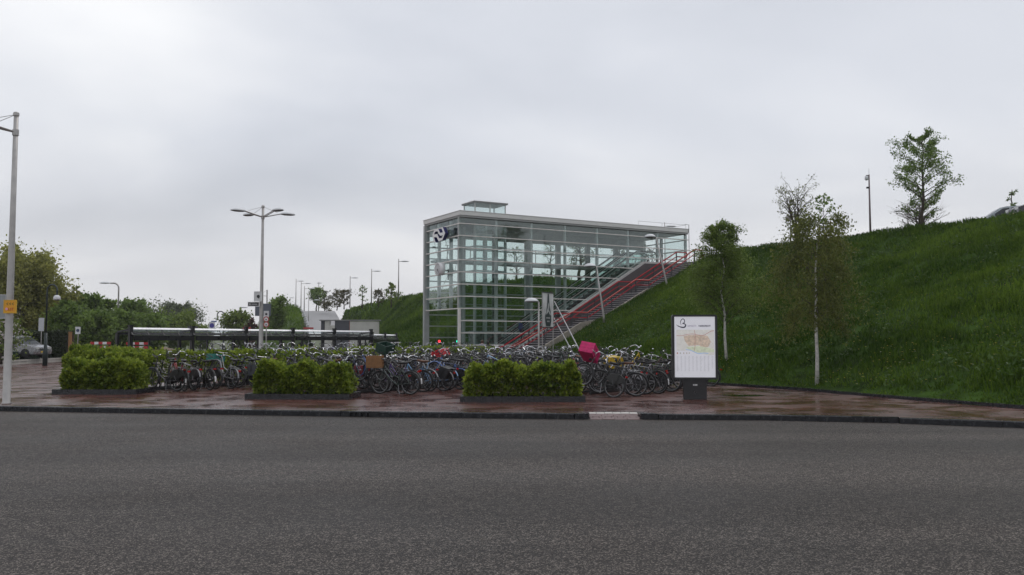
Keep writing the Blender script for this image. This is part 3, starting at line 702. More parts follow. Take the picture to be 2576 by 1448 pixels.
# escalators
m_esc = mat('escalator grey cladding', (0.22, 0.24, 0.235), 0.4, 0.1)
m_han = mat('bright handrail edge', (0.75, 0.73, 0.70), 0.35)
def escalator(v0, label):
    e = thing('escalator', label, 'escalator', tuple(W(0, v0, 0)), ANG, 'pair of escalators in the station hall')
    prof = [(1.6, 0.0), (3.3, 0.0), (16.1, 7.78), (18.0, 7.78)]
    w = 1.35
    body = [(x, 0, z + 0.02) for x, z in prof] + [(18.0, 0, 6.9), (16.3, 0, 6.9), (4.2, 0, -0.05), (1.6, 0, -0.05)]
    MB().prism(body, (0, w, 0)).build('truss', m_esc, e)
    for k in range(28):
        t = (k + 0.5) / 28; x = lerp(3.4, 16.0, t); z = lerp(0.05, 7.75, t)
        MB().box((x, w / 2, z + 0.03), (0.42, w - 0.35, 0.20)).build('step', mat('ribbed step metal', (0.06, 0.06, 0.062), 0.4, 0.6), e)
    for y_ in (0.06, w - 0.06):
        top = [(1.5, y_, 0.35), (1.35, y_, 0.7), (1.6, y_, 0.98), (3.2, y_, 1.0), (16.0, y_, 8.8), (17.7, y_, 8.8), (18.15, y_, 8.5), (18.0, y_, 8.1)]
        MB().tube(smooth_path(top[:3], 3) + top[3:5] + smooth_path(top[5:], 3), 0.05, 6).build('handrail', m_dark, e)
        MB().tube([(2.9, y_, 0.90), (3.2, y_, 0.93), (16.0, y_, 8.72), (17.6, y_, 8.72)], 0.032, 5).build('handrail_track', m_han, e)
        MB().tube([(2.6, y_, 0.14), (3.3, y_, 0.14), (16.1, y_, 7.92), (18, y_, 7.92)], 0.055, 5).build('skirt', m_han, e)
        MB().prism([(1.7, y_ - 0.006, 0.2), (3.3, y_ - 0.006, 0.2), (16.1, y_ - 0.006, 7.98), (17.9, y_ - 0.006, 7.98), (17.8, y_ - 0.006, 8.66), (16.0, y_ - 0.006, 8.66), (3.2, y_ - 0.006, 0.87), (1.7, y_ - 0.006, 0.87)], (0, 0.012, 0)).build('balustrade_glass', m_glass, e)
escalator(0.5, 'escalator nearest the stairs inside the glass hall')
escalator(2.15, 'inner escalator behind the front one in the glass hall')
# ------------------------------------------------------------------ stairs beside the hall
stairs = thing('stairs', 'wide grey stairs with red handrails climbing the embankment', 'stairs', tuple(BC), ANG)
PROF = [(2.5, 0.0), (7.45, 2.70), (8.85, 2.70), (13.2, 5.22), (14.5, 5.22), (19.0, 7.78), (21.5, 7.78)]
def stair_z(u): return pl(u, PROF)
SV0, SV1 = -0.34, -3.95
k = 0
m_tread = mat('worn grey step', (0.29, 0.275, 0.28), 0.45, var=0.28, scale=4, bump=0.15)
for (a, za), (b, zb) in zip(PROF, PROF[1:]):
    if zb - za < 0.1:
        MB().box(((a + b) / 2 + 0.15, (SV0 + SV1) / 2, za - 0.08), (b - a + 0.3, SV0 - SV1, 0.16)).build('landing', m_tread, stairs); continue
    n = round((zb - za) / 0.168); dz = (zb - za) / n; du = (b - a) / n
    for i in range(n):
        u = a + i * du; z = za + (i + 1) * dz
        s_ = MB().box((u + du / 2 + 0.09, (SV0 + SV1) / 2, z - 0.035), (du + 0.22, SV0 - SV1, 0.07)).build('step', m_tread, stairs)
        MB().box((u + 0.06, (SV0 + SV1) / 2, z - 0.07 - (dz - 0.07) / 2 - 0.02), (0.08, SV0 - SV1, dz - 0.03)).build('riser', mat('black step riser board', (0.025, 0.025, 0.027), 0.6), s_)  # near-black riser board under each tread
# stringer wall with pale coping
MB().prism([(2.6, -0.33, -0.05), (3.35, -0.33, 0.42), (16.0, -0.33, 7.78), (18.9, -0.33, 7.82), (18.9, -0.33, 7.0), (14.5, -0.33, 4.9), (13.2, -0.33, 4.9), (8.9, -0.33, 2.4), (7.4, -0.33, 2.4), (3.2, -0.33, -0.05)], (0, 0.26, 0)).build('stringer_wall', m_concd, stairs)
MB().prism([(2.7, -0.36, 0.12), (16.02, -0.36, 7.88), (18.95, -0.36, 7.92), (18.95, -0.36, 7.78), (16.05, -0.36, 7.74), (2.9, -0.36, 0.05)], (0, 0.34, 0)).build('coping', m_cope, stairs)
ek = MB(); pe = [(2.0, 0.0)] + [(u, z) for u, z in PROF[:-1]]
edge_p = [(u, z + 0.22) for u, z in ((2.2, 0.0), (7.45, 2.75), (8.85, 2.95), (13.2, 5.22), (14.5, 5.5), (19.0, 7.8))]
ek.prism([(u, -4.1, z) for u, z in edge_p] + [(u, -4.1, z - 0.7) for u, z in reversed(edge_p)], (0, 0.16, 0)); ek.build('edge_strip', mat('mossy concrete edge', (0.27, 0.24, 0.20), 0.8, var=0.25, scale=3, bump=0.3), stairs)
# handrails
m_red = mat('red handrail paint', (0.36, 0.010, 0.018), 0.45, var=0.2, scale=3, spec=0.3)
m_redl = mat('pale red rail highlight', (0.44, 0.14, 0.11), 0.35, 0.1, var=0.25, scale=2)  # pale red stands for the highlight on top of the rail
m_post = mat('dark grey rail post', (0.055, 0.058, 0.062), 0.5)
def rail_path(v, h, ext): return [(3.0 if ext else 2.7, v, stair_z(3.0) + h)] + [(7.5, v, 2.70 + h), (8.85, v, 2.70 + h), (13.25, v, 5.22 + h), (14.5, v, 5.22 + h), (19.05, v, 7.78 + h)]
for v, top_m, lab in ((-0.62, m_red, 1), (-2.75, m_redl, 0)):
    pth = rail_path(v, 0.98, lab); lo = rail_path(v, 0.62, lab)
    if lab: pth += [(20.1, v, 8.76), (20.2, v, 8.58), (20.1, v, 8.40), (19.1, v, 8.40)]
    else: pth += [(19.9, v, 8.76)]
    sp = [pth[0]] + pth[1:]
    MB().tube([(pth[0][0] - 0.45, v, pth[0][2] - 0.1)] + sp, 0.048, 7).build('handrail', m_red, stairs)
    if not lab: MB().tube([(p[0], p[1], p[2] + 0.03) for p in sp], 0.038, 7).build('handrail_highlight', top_m, stairs)  # paler strip along the rail top, a highlight put into the colour
    MB().tube(lo, 0.036, 6).build('lower_rail', m_red, stairs)
    for u in (3.1, 5.2, 7.5, 8.85, 11.0, 13.25, 14.5, 16.7, 19.05):
        z = stair_z(u); MB().box((u, v, z + 0.45), (0.07, 0.07, 1.0)).build('rail_post', m_post, stairs)
# ------------------------------------------------------------------ lamps along the stairs
m_pole = mat('galvanised lamp pole', (0.40, 0.385, 0.37), 0.42, 0.55, var=0.15, scale=5)
m_lampw = mat('white lamp hood', (0.62, 0.63, 0.64), 0.35, var=0.06)
m_lampd = mat('lamp underside', (0.13, 0.13, 0.13), 0.4)
def hood(root, c, M=None, r=0.42, h=0.2):
    MB().lathe([(0.0, h), (r * 0.45, h * 0.92), (r * 0.8, h * 0.6), (r, 0.03), (r, 0.0), (r * 0.6, -0.02)], 14, c, M).build('lamp_hood', m_lampw, root, True)
    MB().lathe([(0.0, -0.075), (r * 0.55, -0.06), (r * 0.9, -0.005), (r * 0.55, -0.002)], 14, c, M).build('lamp_glass', m_lampd, root, True)
def stair_lamp(px_b, py_b, px_t, py_t, depth, label):
    b = atY(px_b, py_b, depth); t = atY(px_t, py_t, depth)
    root = thing('stair_lamp', label, 'street lamp', tuple(b), 0, 'mushroom lamps along the stairs'); d = t - b
    MB().tube([(0, 0, -0.4), d * 0.0 + Vector((0, 0, 0)), d * 0.4, d], [0.07, 0.07, 0.06, 0.045], 8).build('pole', m_pole, root, True)
    hood(root, d + Vector((-0.42, 0, 0.02)), None, 0.42, 0.22)
    MB().tube([d + Vector((0.0, 0, -0.02)), d + Vector((-0.3, 0, 0.05))], 0.03, 6).build('bracket', m_pole, root)
for a in ((1356, 918, 1355, 760, 52.0, 'lowest mushroom lamp beside the hanging banner'), (1519, 797, 1500, 672, 58.6, 'middle leaning mushroom lamp halfway up the stairs'), (1678, 716, 1650, 598, 62.5, 'leaning mushroom lamp near the top of the stairs')): stair_lamp(*a)
# ------------------------------------------------------------------ sign with interlocking arrows, clock
m_white = mat('white enamel', (0.78, 0.77, 0.77), 0.4, var=0.04)
m_navy = mat('navy blue enamel', (0.012, 0.014, 0.10), 0.35, var=0.1)
def zpx(x, y): return (1670 + x * 100 / 1448) * 0.644, (870 + y * 100 / 1448) * 0.644
OUT = [(370, 1130), (270, 700), (400, 390), (600, 350), (710, 590), (870, 560), (770, 290), (855, 255), (995, 595), (840, 1000), (620, 1060), (505, 825), (360, 850), (455, 1115)]
HOL = [(365, 680), (430, 530), (560, 500), (705, 755), (870, 720), (830, 870), (665, 895), (550, 655)]
sg = thing('arrow_sign', 'white and navy interlocking arrow emblem on the glass corner', 'sign', tuple(BC), ANG)
bm = bmesh.new()
def loop(pts, u0):
    vs = []
    for x, y in pts:
        v, z = on_u(*zpx(x, y), u0); vs.append(bm.verts.new((u0, v, z)))
    return vs, [bm.edges.new((vs[i], vs[(i + 1) % len(vs)])) for i in range(len(vs))]
v1, e1 = loop(OUT, -0.62); v2, e2 = loop(HOL, -0.62)
bmesh.ops.triangle_fill(bm, use_beauty=True, edges=e1 + e2)
def face_ok(f):
    return True
me = bpy.data.meshes.new('emblem_face'); bm.to_mesh(me); me.materials.append(m_white); link('emblem_face', me, sg)
sd_ = MB()
for vs in (v1, v2):
    n = len(vs)
    for i in range(n):
        a, b = vs[i].co, vs[(i + 1) % n].co; o_ = Vector((0.26, 0, 0)); q = Vector((0.004, 0, 0))
        sd_.add([a + q, b + q, b + o_, a + o_], [(0, 1, 2, 3)])
sd_.build('emblem_side', m_navy, sg); bm.free()
for v, z in ((3.2, 9.05), (4.2, 8.6)): MB().box((-0.1, v, z), (0.24, 0.08, 0.08)).build('bracket', m_dark, sg)
vc, zc_ = on_u(1101, 677, -0.55)
ck = thing('station_clock', 'round white station clock projecting from the glass corner', 'clock', tuple(W(-0.55, vc, zc_)), ANG)
MX = Matrix.Rotation(-math.pi / 2, 3, 'Y')
MB().lathe([(0.40, 0.0), (0.46, 0.05), (0.46, -0.40), (0.40, -0.42)], 24, (0, 0, 0), MX).build('case', m_white, ck, True)
MB().lathe([(0.0, 0.0), (0.40, 0.001)], 24, (-0.004, 0, 0), MX).build('dial', mat('grey white dial', (0.52, 0.52, 0.52), 0.4), ck)
for ang, L, w in ((math.radians(152), 0.30, 0.035), (math.radians(158), 0.19, 0.05)):
    MB().beam((-0.02 - w * 0.2, 0, 0), (-0.02 - w * 0.2, -math.sin(ang) * L, math.cos(ang) * L), w, 0.012).build('hand', m_dark, ck)
for k in range(12):
    a = math.pi * k / 6; MB().beam((-0.014, -math.sin(a) * 0.31, math.cos(a) * 0.31), (-0.014, -math.sin(a) * 0.37, math.cos(a) * 0.37), 0.025, 0.008).build('hour_mark', m_dark, ck)
MB().box((0.40, 0, -0.1), (0.25, 0.1, 0.1)).build('bracket', m_dark, ck)
# ticket posts with red and green lights in the entrance
for px, col, lab in ((1104, (1.0, 0.03, 0.04), 'dark gate post showing a red light'), (1150, (0.0, 0.9, 0.55), 'dark gate post showing a green light')):
    p = atY(px, 860, 66.0); p.z = 0
    t = thing('gate_post', lab, 'ticket gate', tuple(p), ANG, 'ticket gate posts in the entrance')
    MB().box((0, 0, 0.85), (0.35, 0.22, 1.7)).box((0, 0, 0.05), (0.45, 0.3, 0.1)).build('post', m_dark, t)
    MB().lathe([(0.0, 0.0), (0.10, 0.0), (0.10, 0.03), (0.0, 0.05)], 12, (-0.02, -0.112, 1.62), Matrix.Rotation(math.pi / 2, 3, 'X')).build('signal_light', mat(lab, col, 0.4, emit=1.6, var=0.02), t)
# ------------------------------------------------------------------ bicycles
m_tyre = mat('black rubber tyre', (0.018, 0.018, 0.019), 0.7)
m_chrome = mat('chromed steel', (0.66, 0.66, 0.68), 0.2, 1.0, var=0.12, scale=12)
m_alu = mat('dull aluminium', (0.24, 0.24, 0.25), 0.45, 0.8, var=0.2)
m_spoke = mat('dull dark spokes', (0.10, 0.10, 0.105), 0.5, 0.6)
m_rim = mat('brushed rim aluminium', (0.22, 0.22, 0.225), 0.45, 0.8, var=0.2, scale=15)
m_sad = mat('black saddle vinyl', (0.022, 0.021, 0.021), 0.45)
m_sadb = mat('brown leather saddle', (0.13, 0.055, 0.025), 0.5)
m_blk = mat('black plastic', (0.016, 0.016, 0.017), 0.35)
m_redl2 = mat('red reflector', (0.40, 0.012, 0.012), 0.25)
m_lens = mat('lamp lens', (0.65, 0.65, 0.65), 0.2, 0.3)
m_wht = mat('white mudguard paint', (0.70, 0.70, 0.70), 0.35)
PAINT = {'black': (0.014, 0.014, 0.015), 'dark grey': (0.05, 0.052, 0.055), 'dark green': (0.012, 0.035, 0.026), 'dark blue': (0.014, 0.022, 0.075), 'silver': (0.26, 0.26, 0.27), 'white': (0.62, 0.62, 0.62),
         'light blue': (0.20, 0.36, 0.58), 'blue': (0.07, 0.15, 0.42), 'red': (0.30, 0.015, 0.018), 'purple': (0.09, 0.05, 0.20), 'yellow': (0.60, 0.40, 0.02), 'orange': (0.45, 0.12, 0.03), 'brown': (0.09, 0.045, 0.03), 'teal': (0.05, 0.20, 0.18)}
def paint(c): return mat(c + ' bicycle paint', PAINT[c], 0.28, 0.15 if c in ('silver',) else 0.0, var=0.12, coat=0.5)
RW = 0.345
def circ(cx, cz, r, n, a0=0.0, a1=2 * math.pi, y=0.0): return [(cx + r * math.cos(a0 + (a1 - a0) * k / n), y, cz + r * math.sin(a0 + (a1 - a0) * k / n)) for k in range(n)]
def arc_strip(mb, cx, cz, r, a0, a1, n, w):
    vs = []
    for k in range(n + 1):
        a = math.radians(lerp(a0, a1, k / n)); c, s = math.cos(a), math.sin(a)
        for y, dr in ((-w / 2, -0.014), (-w / 4, 0.004), (w / 4, 0.004), (w / 2, -0.014)): vs.append((cx + (r + dr) * c, y, cz + (r + dr) * s))
    mb.add(vs, [(4 * k + j, 4 * k + j + 1, 4 * k + j + 5, 4 * k + j + 4) for k in range(n) for j in range(3)])
def bike_parts(style, bars, hi, rack=True, case=True, fat=1.0, skirt=False):
    """list of (part, parent part, material key, MB)"""
    P = []; ns = 6 if hi else 4; nc = 28 if hi else 14
    def part(name, par, key): mb = MB(); P.append((name, par, key, mb)); return mb
    for cx in (0.55, -0.55):
        t = part('wheel', None, 'tyre'); t.tube(circ(cx, RW, RW - 0.02, nc), 0.024 * fat, 6 if hi else 4, closed=True); tid = len(P) - 1
        r = part('rim', tid, 'rim'); r.tube(circ(cx, RW, RW - 0.047, nc), 0.010, 4, closed=True); r.tube([(cx, -0.045, RW), (cx, 0.045, RW)], 0.022, 6)
        s = part('spokes', tid, 'spoke')
        for k in range(18 if hi else 8):
            a = 2 * math.pi * k / (18 if hi else 8) + 0.1; sgn = 1 if k % 2 else -1
            s.tube([(cx, sgn * 0.03, RW), (cx + 0.295 * math.cos(a), 0, RW + 0.295 * math.sin(a))], 0.0022 if hi else 0.004, 3, False)
        g = part('mudguard', None, 'guard' if cx < 0 else 'guardf')
        if cx > 0: arc_strip(g, cx, RW, RW + 0.022, 40, 205, 10 if hi else 6, 0.055)
        else:
            arc_strip(g, cx, RW, RW + 0.022, -172 + 360 - 0, 50, 10 if hi else 5, 0.058)
            tw_ = part('mudguard_tail', len(P) - 1, 'tail'); arc_strip(tw_, cx, RW, RW + 0.023, 188, 160, 3, 0.06)
    f = part('frame', None, 'paint'); R = (-0.55, 0, RW); B = (-0.09, 0, 0.29); S = (-0.255, 0, 0.80); H1 = (0.365, 0, 0.90); H0 = (0.41, 0, 0.72)
    f.tube([H0, H1], 0.020, ns); f.tube([B, S], 0.0165, ns)
    for y in (-0.055, 0.055):
        f.tube([(B[0], y * 0.6, B[2]), (R[0], y, R[2])], 0.010, ns); f.tube([(S[0], y * 0.3, S[2] - 0.05), (R[0], y, R[2])], 0.009, ns)
    f.tube([(B[0], -0.05, B[2]), (B[0], 0.05, B[2])], 0.026, ns)
    if style == 'mens': f.tube([(0.372, 0, 0.87), (-0.245, 0, 0.79)], 0.0155, ns); f.tube([H0, B], 0.018, ns)
    elif style == 'step':
        f.tube([H0, (0.16, 0, 0.45), B], 0.019, ns); f.tube([(0.37, 0, 0.86), (0.10, 0, 0.56), (-0.165, 0, 0.52)], 0.016, ns)
    else:
        f.tube(smooth_path([H0, (0.32, 0, 0.50), (0.14, 0, 0.33), B], 4 if hi else 2), 0.022, ns)
    k = part('fork', None, 'paint')
    for y in (-0.05, 0.05): k.tube(smooth_path([(0.42, y * 0.7, 0.70), (0.47, y, 0.52), (0.55, y, RW)], 3 if hi else 1), 0.011, ns)
    s = part('saddle', None, 'saddle')
    vs = []
    for x, w, z in ((-0.44, 0.06, 0.955), (-0.42, 0.105, 0.97), (-0.36, 0.115, 0.965), (-0.28, 0.06, 0.955), (-0.17, 0.025, 0.95)):
        vs += [(x, -w, z - 0.015), (x, -w * 0.6, z + 0.02), (x, w * 0.6, z + 0.02), (x, w, z - 0.015), (x, 0, z - 0.05)]
    s.add(vs, [(5 * i + j, 5 * i + (j + 1) % 5, 5 * i + 5 + (j + 1) % 5, 5 * i + 5 + j) for i in range(4) for j in range(5)] + [(4, 3, 2, 1, 0), (20, 21, 22, 23, 24)])
    sp = part('seat_post', None, 'chrome'); sp.tube([S, (-0.305, 0, 0.93)], 0.013, ns)
    h = part('handlebar', None, 'bar'); hid = len(P) - 1
    gr = part('grips', hid, 'grip')
    if bars == 'oma':
        h.tube([H1, (0.335, 0, 1.02), (0.37, 0, 1.07)], 0.014, ns)
        for y in (-1, 1):
            h.tube(smooth_path([(0.37, 0, 1.07), (0.40, y * 0.10, 1.10), (0.36, y * 0.22, 1.13), (0.24, y * 0.285, 1.09), (0.13, y * 0.30, 1.05)], 3 if hi else 2), 0.0125, ns)
            gr.tube([(0.21, y * 0.292, 1.08), (0.09, y * 0.302, 1.035)], 0.018, ns)
    elif bars == 'swan':
        h.tube([H1, (0.34, 0, 1.00), (0.42, 0, 1.00)], 0.014, ns)
        for y in (-1, 1):
            h.tube(smooth_path([(0.42, 0, 1.00), (0.43, y * 0.07, 1.01), (0.41, y * 0.13, 1.10), (0.36, y * 0.24, 1.12), (0.25, y * 0.30, 1.08)], 3 if hi else 2), 0.0125, ns)
            gr.tube([(0.31, y * 0.28, 1.10), (0.20, y * 0.305, 1.06)], 0.018, ns)
    else:
        h.tube([H1, (0.345, 0, 0.98), (0.41, 0, 0.99)], 0.014, ns)
        for y in (-1, 1):
            h.tube([(0.41, 0, 0.99), (0.40, y * 0.18, 1.00), (0.37, y * 0.31, 1.01)], 0.0125, ns); gr.tube([(0.385, y * 0.20, 1.0), (0.365, y * 0.32, 1.01)], 0.018, ns)
    if hi: 
        bl = part('bell', hid, 'chrome'); bl.lathe([(0.028, 0), (0.026, 0.014), (0.012, 0.026), (0, 0.028)], 8, (0.385, -0.14, 1.115))
    if case:
        c = part('chain_case', None, 'black'); pts = []
        for a in range(-90, 91, 30): pts.append((B[0] + 0.115 * math.cos(math.radians(a)), B[2] + 0.115 * math.sin(math.radians(a))))
        for a in range(90, 271, 45): pts.append((R[0] + 0.065 * math.cos(math.radians(a)), R[2] + 0.065 * math.sin(math.radians(a))))
        c.prism([(x, -0.052, z) for x, z in pts], (0, -0.03, 0))
    c = part('crank', None, 'alu')
    c.tube([(B[0], -0.10, B[2]), (B[0] + 0.10, -0.11, B[2] - 0.14)], 0.011, 4); c.tube([(B[0], 0.08, B[2]), (B[0] - 0.10, 0.10, B[2] + 0.14)], 0.011, 4)
    if not case: c.tube(circ(B[0], B[2], 0.09, 12, y=-0.055), 0.008, 4, closed=True)
    pd = part('pedals', len(P) - 1, 'black'); pd.box((B[0] + 0.10, -0.155, B[2] - 0.14), (0.09, 0.08, 0.025)); pd.box((B[0] - 0.10, 0.145, B[2] + 0.14), (0.09, 0.08, 0.025))
    if rack:
        r = part('luggage_rack', None, 'rackc')
        for y in (-0.06, 0, 0.06): r.tube([(-0.33, y, 0.745), (-0.80, y, 0.745)], 0.007, 4)
        for x in (-0.38, -0.58, -0.80): r.tube([(x, -0.065, 0.745), (x, 0.065, 0.745)], 0.007, 4)
        for y in (-0.065, 0.065): r.tube([(-0.66, y, 0.745), (-0.55, y, RW)], 0.007, 4)
    if skirt:
        q = part('skirt_guard', None, 'cloth')
        for y in (-0.042, 0.042):
            pts = [(-0.55, RW + 0.03)] + [(-0.55 + 0.35 * math.cos(math.radians(a)), RW + 0.35 * math.sin(math.radians(a))) for a in range(20, 151, 13)]
            q.prism([(x, y, z) for x, z in pts], (0, 0.004, 0))
    st_ = part('kickstand', None, 'alu'); st_.tube([(-0.16, 0.06, 0.30), (-0.30, 0.20, 0.02)], 0.010, 4)
    l = part('headlamp', None, 'black'); l.lathe([(0.0, -0.05), (0.035, -0.03), (0.042, 0.03), (0.0, 0.03)], 8, (0.475, 0, 0.83), Matrix.Rotation(math.pi / 2, 3, 'Y'))
    ln = part('lens', len(P) - 1, 'lens'); ln.lathe([(0.038, 0.0), (0.025, 0.012), (0.0, 0.016)], 8, (0.506, 0, 0.83), Matrix.Rotation(math.pi / 2, 3, 'Y'))
    tl = part('tail_lamp', None, 'red'); tl.box((-0.845, 0, 0.70), (0.035, 0.09, 0.05))
    return P
BIKES = {}
BSC = 1.06
def bike_mesh_set(style, bars, color, hi, rack, case, guard, saddle, fat=1.0, skirt=False, barc=True):
    key = (style, bars, color, hi, rack, case, guard, saddle, fat, skirt, barc)
    if key in BIKES: return BIKES[key]
    keys = {'bar': m_chrome if barc else m_blk, 'spoke': m_spoke, 'rim': m_rim, 'cloth': m_sad, 'tyre': m_tyre, 'chrome': m_chrome, 'alu': m_alu, 'paint': paint(color), 'saddle': m_sad if saddle == 'black' else m_sadb, 'grip': m_blk, 'black': m_blk, 'rackc': m_blk if guard != 'chrome' else m_chrome,
            'tail': m_wht if guard == 'white' else m_blk, 'lens': m_lens, 'red': m_redl2, 'guard': {'black': m_blk, 'chrome': m_alu, 'white': m_blk, 'paint': paint(color)}[guard], 'guardf': {'black': m_blk, 'chrome': m_alu, 'white': m_blk, 'paint': paint(color)}[guard]}
    P = bike_parts(style, bars, hi, rack, case, fat, skirt)
    if hi: res = [(n, par, mb.mesh(n, keys[k], k in ('tyre', 'saddle', 'guard', 'guardf'))) for n, par, k, mb in P]
    else:
        al = MB(); ms = []
        for n, par, k, mb in P:
            mm = keys[k]
            if mm not in ms: ms.append(mm)
            al.mi = ms.index(mm); al.add(mb.v, mb.f)
        res = al.mesh('bicycle', ms)
    BIKES[key] = res
    return res
def place_bike(spec, pos, yaw, pitch, roll, label, group, hi, z=0.0):
    res = bike_mesh_set(hi=hi, **spec)
    Rm = Matrix.Translation(Vector(pos)) @ Matrix.Rotation(yaw, 4, 'Z') @ Matrix.Translation((-0.55, 0, z)) @ Matrix.Rotation(-pitch, 4, 'Y') @ Matrix.Rotation(roll, 4, 'X') @ Matrix.Scale(BSC, 4) @ Matrix.Translation((0.55, 0, 0))
    if hi:
        root = empty('bicycle'); objs = []
        for n, par, me in res:
            o = link(n, me, root if par is None else objs[par]); objs.append(o)
    else: root = link('bicycle', res)
    root.matrix_world = Rm
    tag(root, label, 'bicycle', group)
    return root, Rm
rb = random.Random(11)
DARKS = ['black'] * 14 + ['dark grey'] * 5 + ['dark green', 'dark blue', 'dark blue', 'silver', 'silver', 'brown', 'red', 'blue', 'purple', 'light blue']
STYLE_WORD = {'mens': 'diamond-frame', 'step': 'step-through', 'oma': 'curved low-frame'}
def spec(color=None, style=None, bars=None, guard=None, **k):
    s = dict(color=color or rb.choice(DARKS), style=style or rb.choice(['mens', 'step', 'step', 'oma', 'oma']), bars=bars or rb.choice(['oma', 'oma', 'swan', 'swan', 'flat']), guard=guard or rb.choice(['black', 'black', 'black', 'black', 'black', 'chrome', 'white', 'paint']),
             rack=rb.random() < 0.85, case=rb.random() < 0.7, saddle='brown' if rb.random() < 0.12 else 'black', fat=1.0, skirt=rb.random() < 0.4, barc=rb.random() < 0.55)
    s.update(k); return s
ORD = ['first', 'second', 'third', 'fourth', 'fifth', 'sixth', 'seventh', 'eighth', 'ninth', 'tenth', 'eleventh', 'twelfth', 'thirteenth', 'fourteenth', 'fifteenth', 'sixteenth', 'seventeenth', 'eighteenth', 'nineteenth', 'twentieth']
def ordw(i):
    if i < 20: return ORD[i]
    t = ['twenty', 'thirty', 'forty', 'fifty'][(i + 1) // 10 - 2]; u = (i + 1) % 10
    return t.replace('ty', 'tieth') if u == 0 else t + '-' + ORD[u - 1]
PLACED = {}
def bike_row(key, L0, length, side, step, desc, group, special={}, hi_n=12, t0=0.3, far_label=None, lift=True):
    """bicycles with their front wheels at the rack line, side -1 nearer the camera, +1 beyond"""
    i = 0; t = t0; yaw0 = math.atan2(RN.y, RN.x) + (0 if side < 0 else math.pi)
    while t < length:
        sp_ = spec(); jit = {}
        if i in special: jit = special[i]; sp_ = spec(**{a: b for a, b in jit.items() if a in ('color', 'style', 'bars', 'guard', 'rack', 'case', 'saddle', 'fat')})
        up = (i % 2 == 1) and lift
        c = L0 + RD * (t + rb.uniform(-.06, .06)) + RN * (side * ((0.95 if side < 0 else 0.8) + rb.uniform(-0.14, 0.14)))
        pitch = math.radians(rb.uniform(14, 20)) if up else math.radians(rb.uniform(0, 2.5))
        if 'pitch' in jit: pitch = math.radians(jit['pitch'])
        yaw = yaw0 + math.radians(rb.gauss(0, 7)) + math.radians(jit.get('yaw', 0))
        if 'off' in jit: c += RN * jit['off']
        lab = far_label and '%s %s %s' % (sp_['color'], STYLE_WORD[sp_['style']], far_label) or '%s %s bicycle, %s from the front %s' % (sp_['color'], STYLE_WORD[sp_['style']], ordw(i), desc)
        if 'label' in jit: lab = jit['label']
        o, M_ = place_bike(sp_, c, yaw, pitch, math.radians(rb.gauss(3, 4)), lab, group, i < hi_n)
        PLACED[key, i] = (o, M_)
        i += 1; t += step * rb.uniform(0.8, 1.25)
    return i
RA = Vector((-12.75, 30.2, 0)); RB = Vector((-5.2, 28.75, 0)); RC = Vector((2.25, 28.15, 0))
def rack(L0, length, label, double):
    root = thing('bicycle_rack', label, 'bicycle rack', tuple(L0), math.atan2(RD.y, RD.x), 'floor racks of the bicycle park')
    m_r = mat('black rack steel', (0.02, 0.02, 0.022), 0.45)
    for y in ((-0.28, 0.30) if double else (-0.28, 0.55)): MB().box((length / 2, y, 0.045), (length, 0.06, 0.07)).build('base_rail', m_r, root)
    hp = MB()
    for x in (-0.035, 0.035): hp.tube([(x, 0.25, 0.08), (x, 0.18, 0.46), (x, 0.0, 0.60), (x, -0.22, 0.40), (x, -0.28, 0.08)], 0.011, 4)
    hm = hp.mesh('wheel_holder', m_r); k = 0; x = 0.3
    tall = MB().tube([(0, 0.0, 0.05), (0, -0.05, 0.55), (0, -0.16, 0.98), (0, -0.05, 1.02)], 0.022, 6).mesh('wheel_holder', m_r)
    while x < length - 0.1:
        o = link('wheel_holder', hm if k % 2 == 0 else tall, root); o.location = (x, 0, 0); x += 0.42; k += 1
RDm = Vector((-8.95, 29.9, 0))
rack(RDm + RD * 1.2, 15, 'floor rack hidden between the hedge row and the middle row', False)
rack(RA, 24.5, 'long black floor rack in front of the long hedge', False)
rack(RB, 17, 'black floor rack behind the wooden crate bicycle', True)
rack(RC, 6.6, 'short black floor rack beside the town map sign', True)
bike_row('A', RA, 24.5, -1, 0.44, 'in the long hedge row', 'bicycles in the row along the long hedge', hi_n=26, special={
    0: dict(color='dark grey', style='step', guard='white', bars='oma'), 1: dict(color='red', style='step', guard='black', pitch=10), 2: dict(color='silver', style='mens', guard='chrome', bars='swan'), 3: dict(color='black', style='oma', guard='white', pitch=0, off=-0.35, yaw=-10, bars='oma'),
    5: dict(color='silver', style='step', guard='chrome', pitch=15), 7: dict(color='black', style='oma', guard='white', pitch=0, off=-0.25, bars='oma'), 9: dict(color='silver', guard='chrome'), 10: dict(color='blue', style='step', guard='chrome')})
bike_row('B', RB, 17.0, -1, 0.46, 'on the middle rack, near side', 'bicycles on the near side of the middle rack', hi_n=22, special={
    0: dict(color='dark green', style='step', guard='black', bars='swan', pitch=0, off=-0.55, yaw=-4, label='dark green bicycle carrying the wooden crate, beside the middle hedge', rack=True),
    1: dict(color='black', style='mens', guard='black', bars='flat'), 2: dict(color='purple', style='step', guard='white', bars='oma', pitch=0, off=-0.2, label='purple bicycle with white mudguard next to the crate bicycle'),
    3: dict(color='brown', style='oma', guard='black', saddle='brown', pitch=14), 4: dict(color='light blue', style='step', guard='chrome', bars='oma', pitch=0, off=-0.1, saddle='brown', label='light blue step-through bicycle with brown saddle in the middle row'),
    5: dict(color='silver', style='step', guard='chrome', bars='swan'), 6: dict(color='light blue', style='oma', guard='paint', bars='oma', pitch=0, label='second light blue bicycle, its low frame curved, in the middle row'), 7: dict(color='blue', style='step', guard='paint', bars='swan', pitch=12),
    8: dict(color='dark blue', style='mens', guard='chrome', pitch=0), 9: dict(color='black', style='oma', guard='black')})
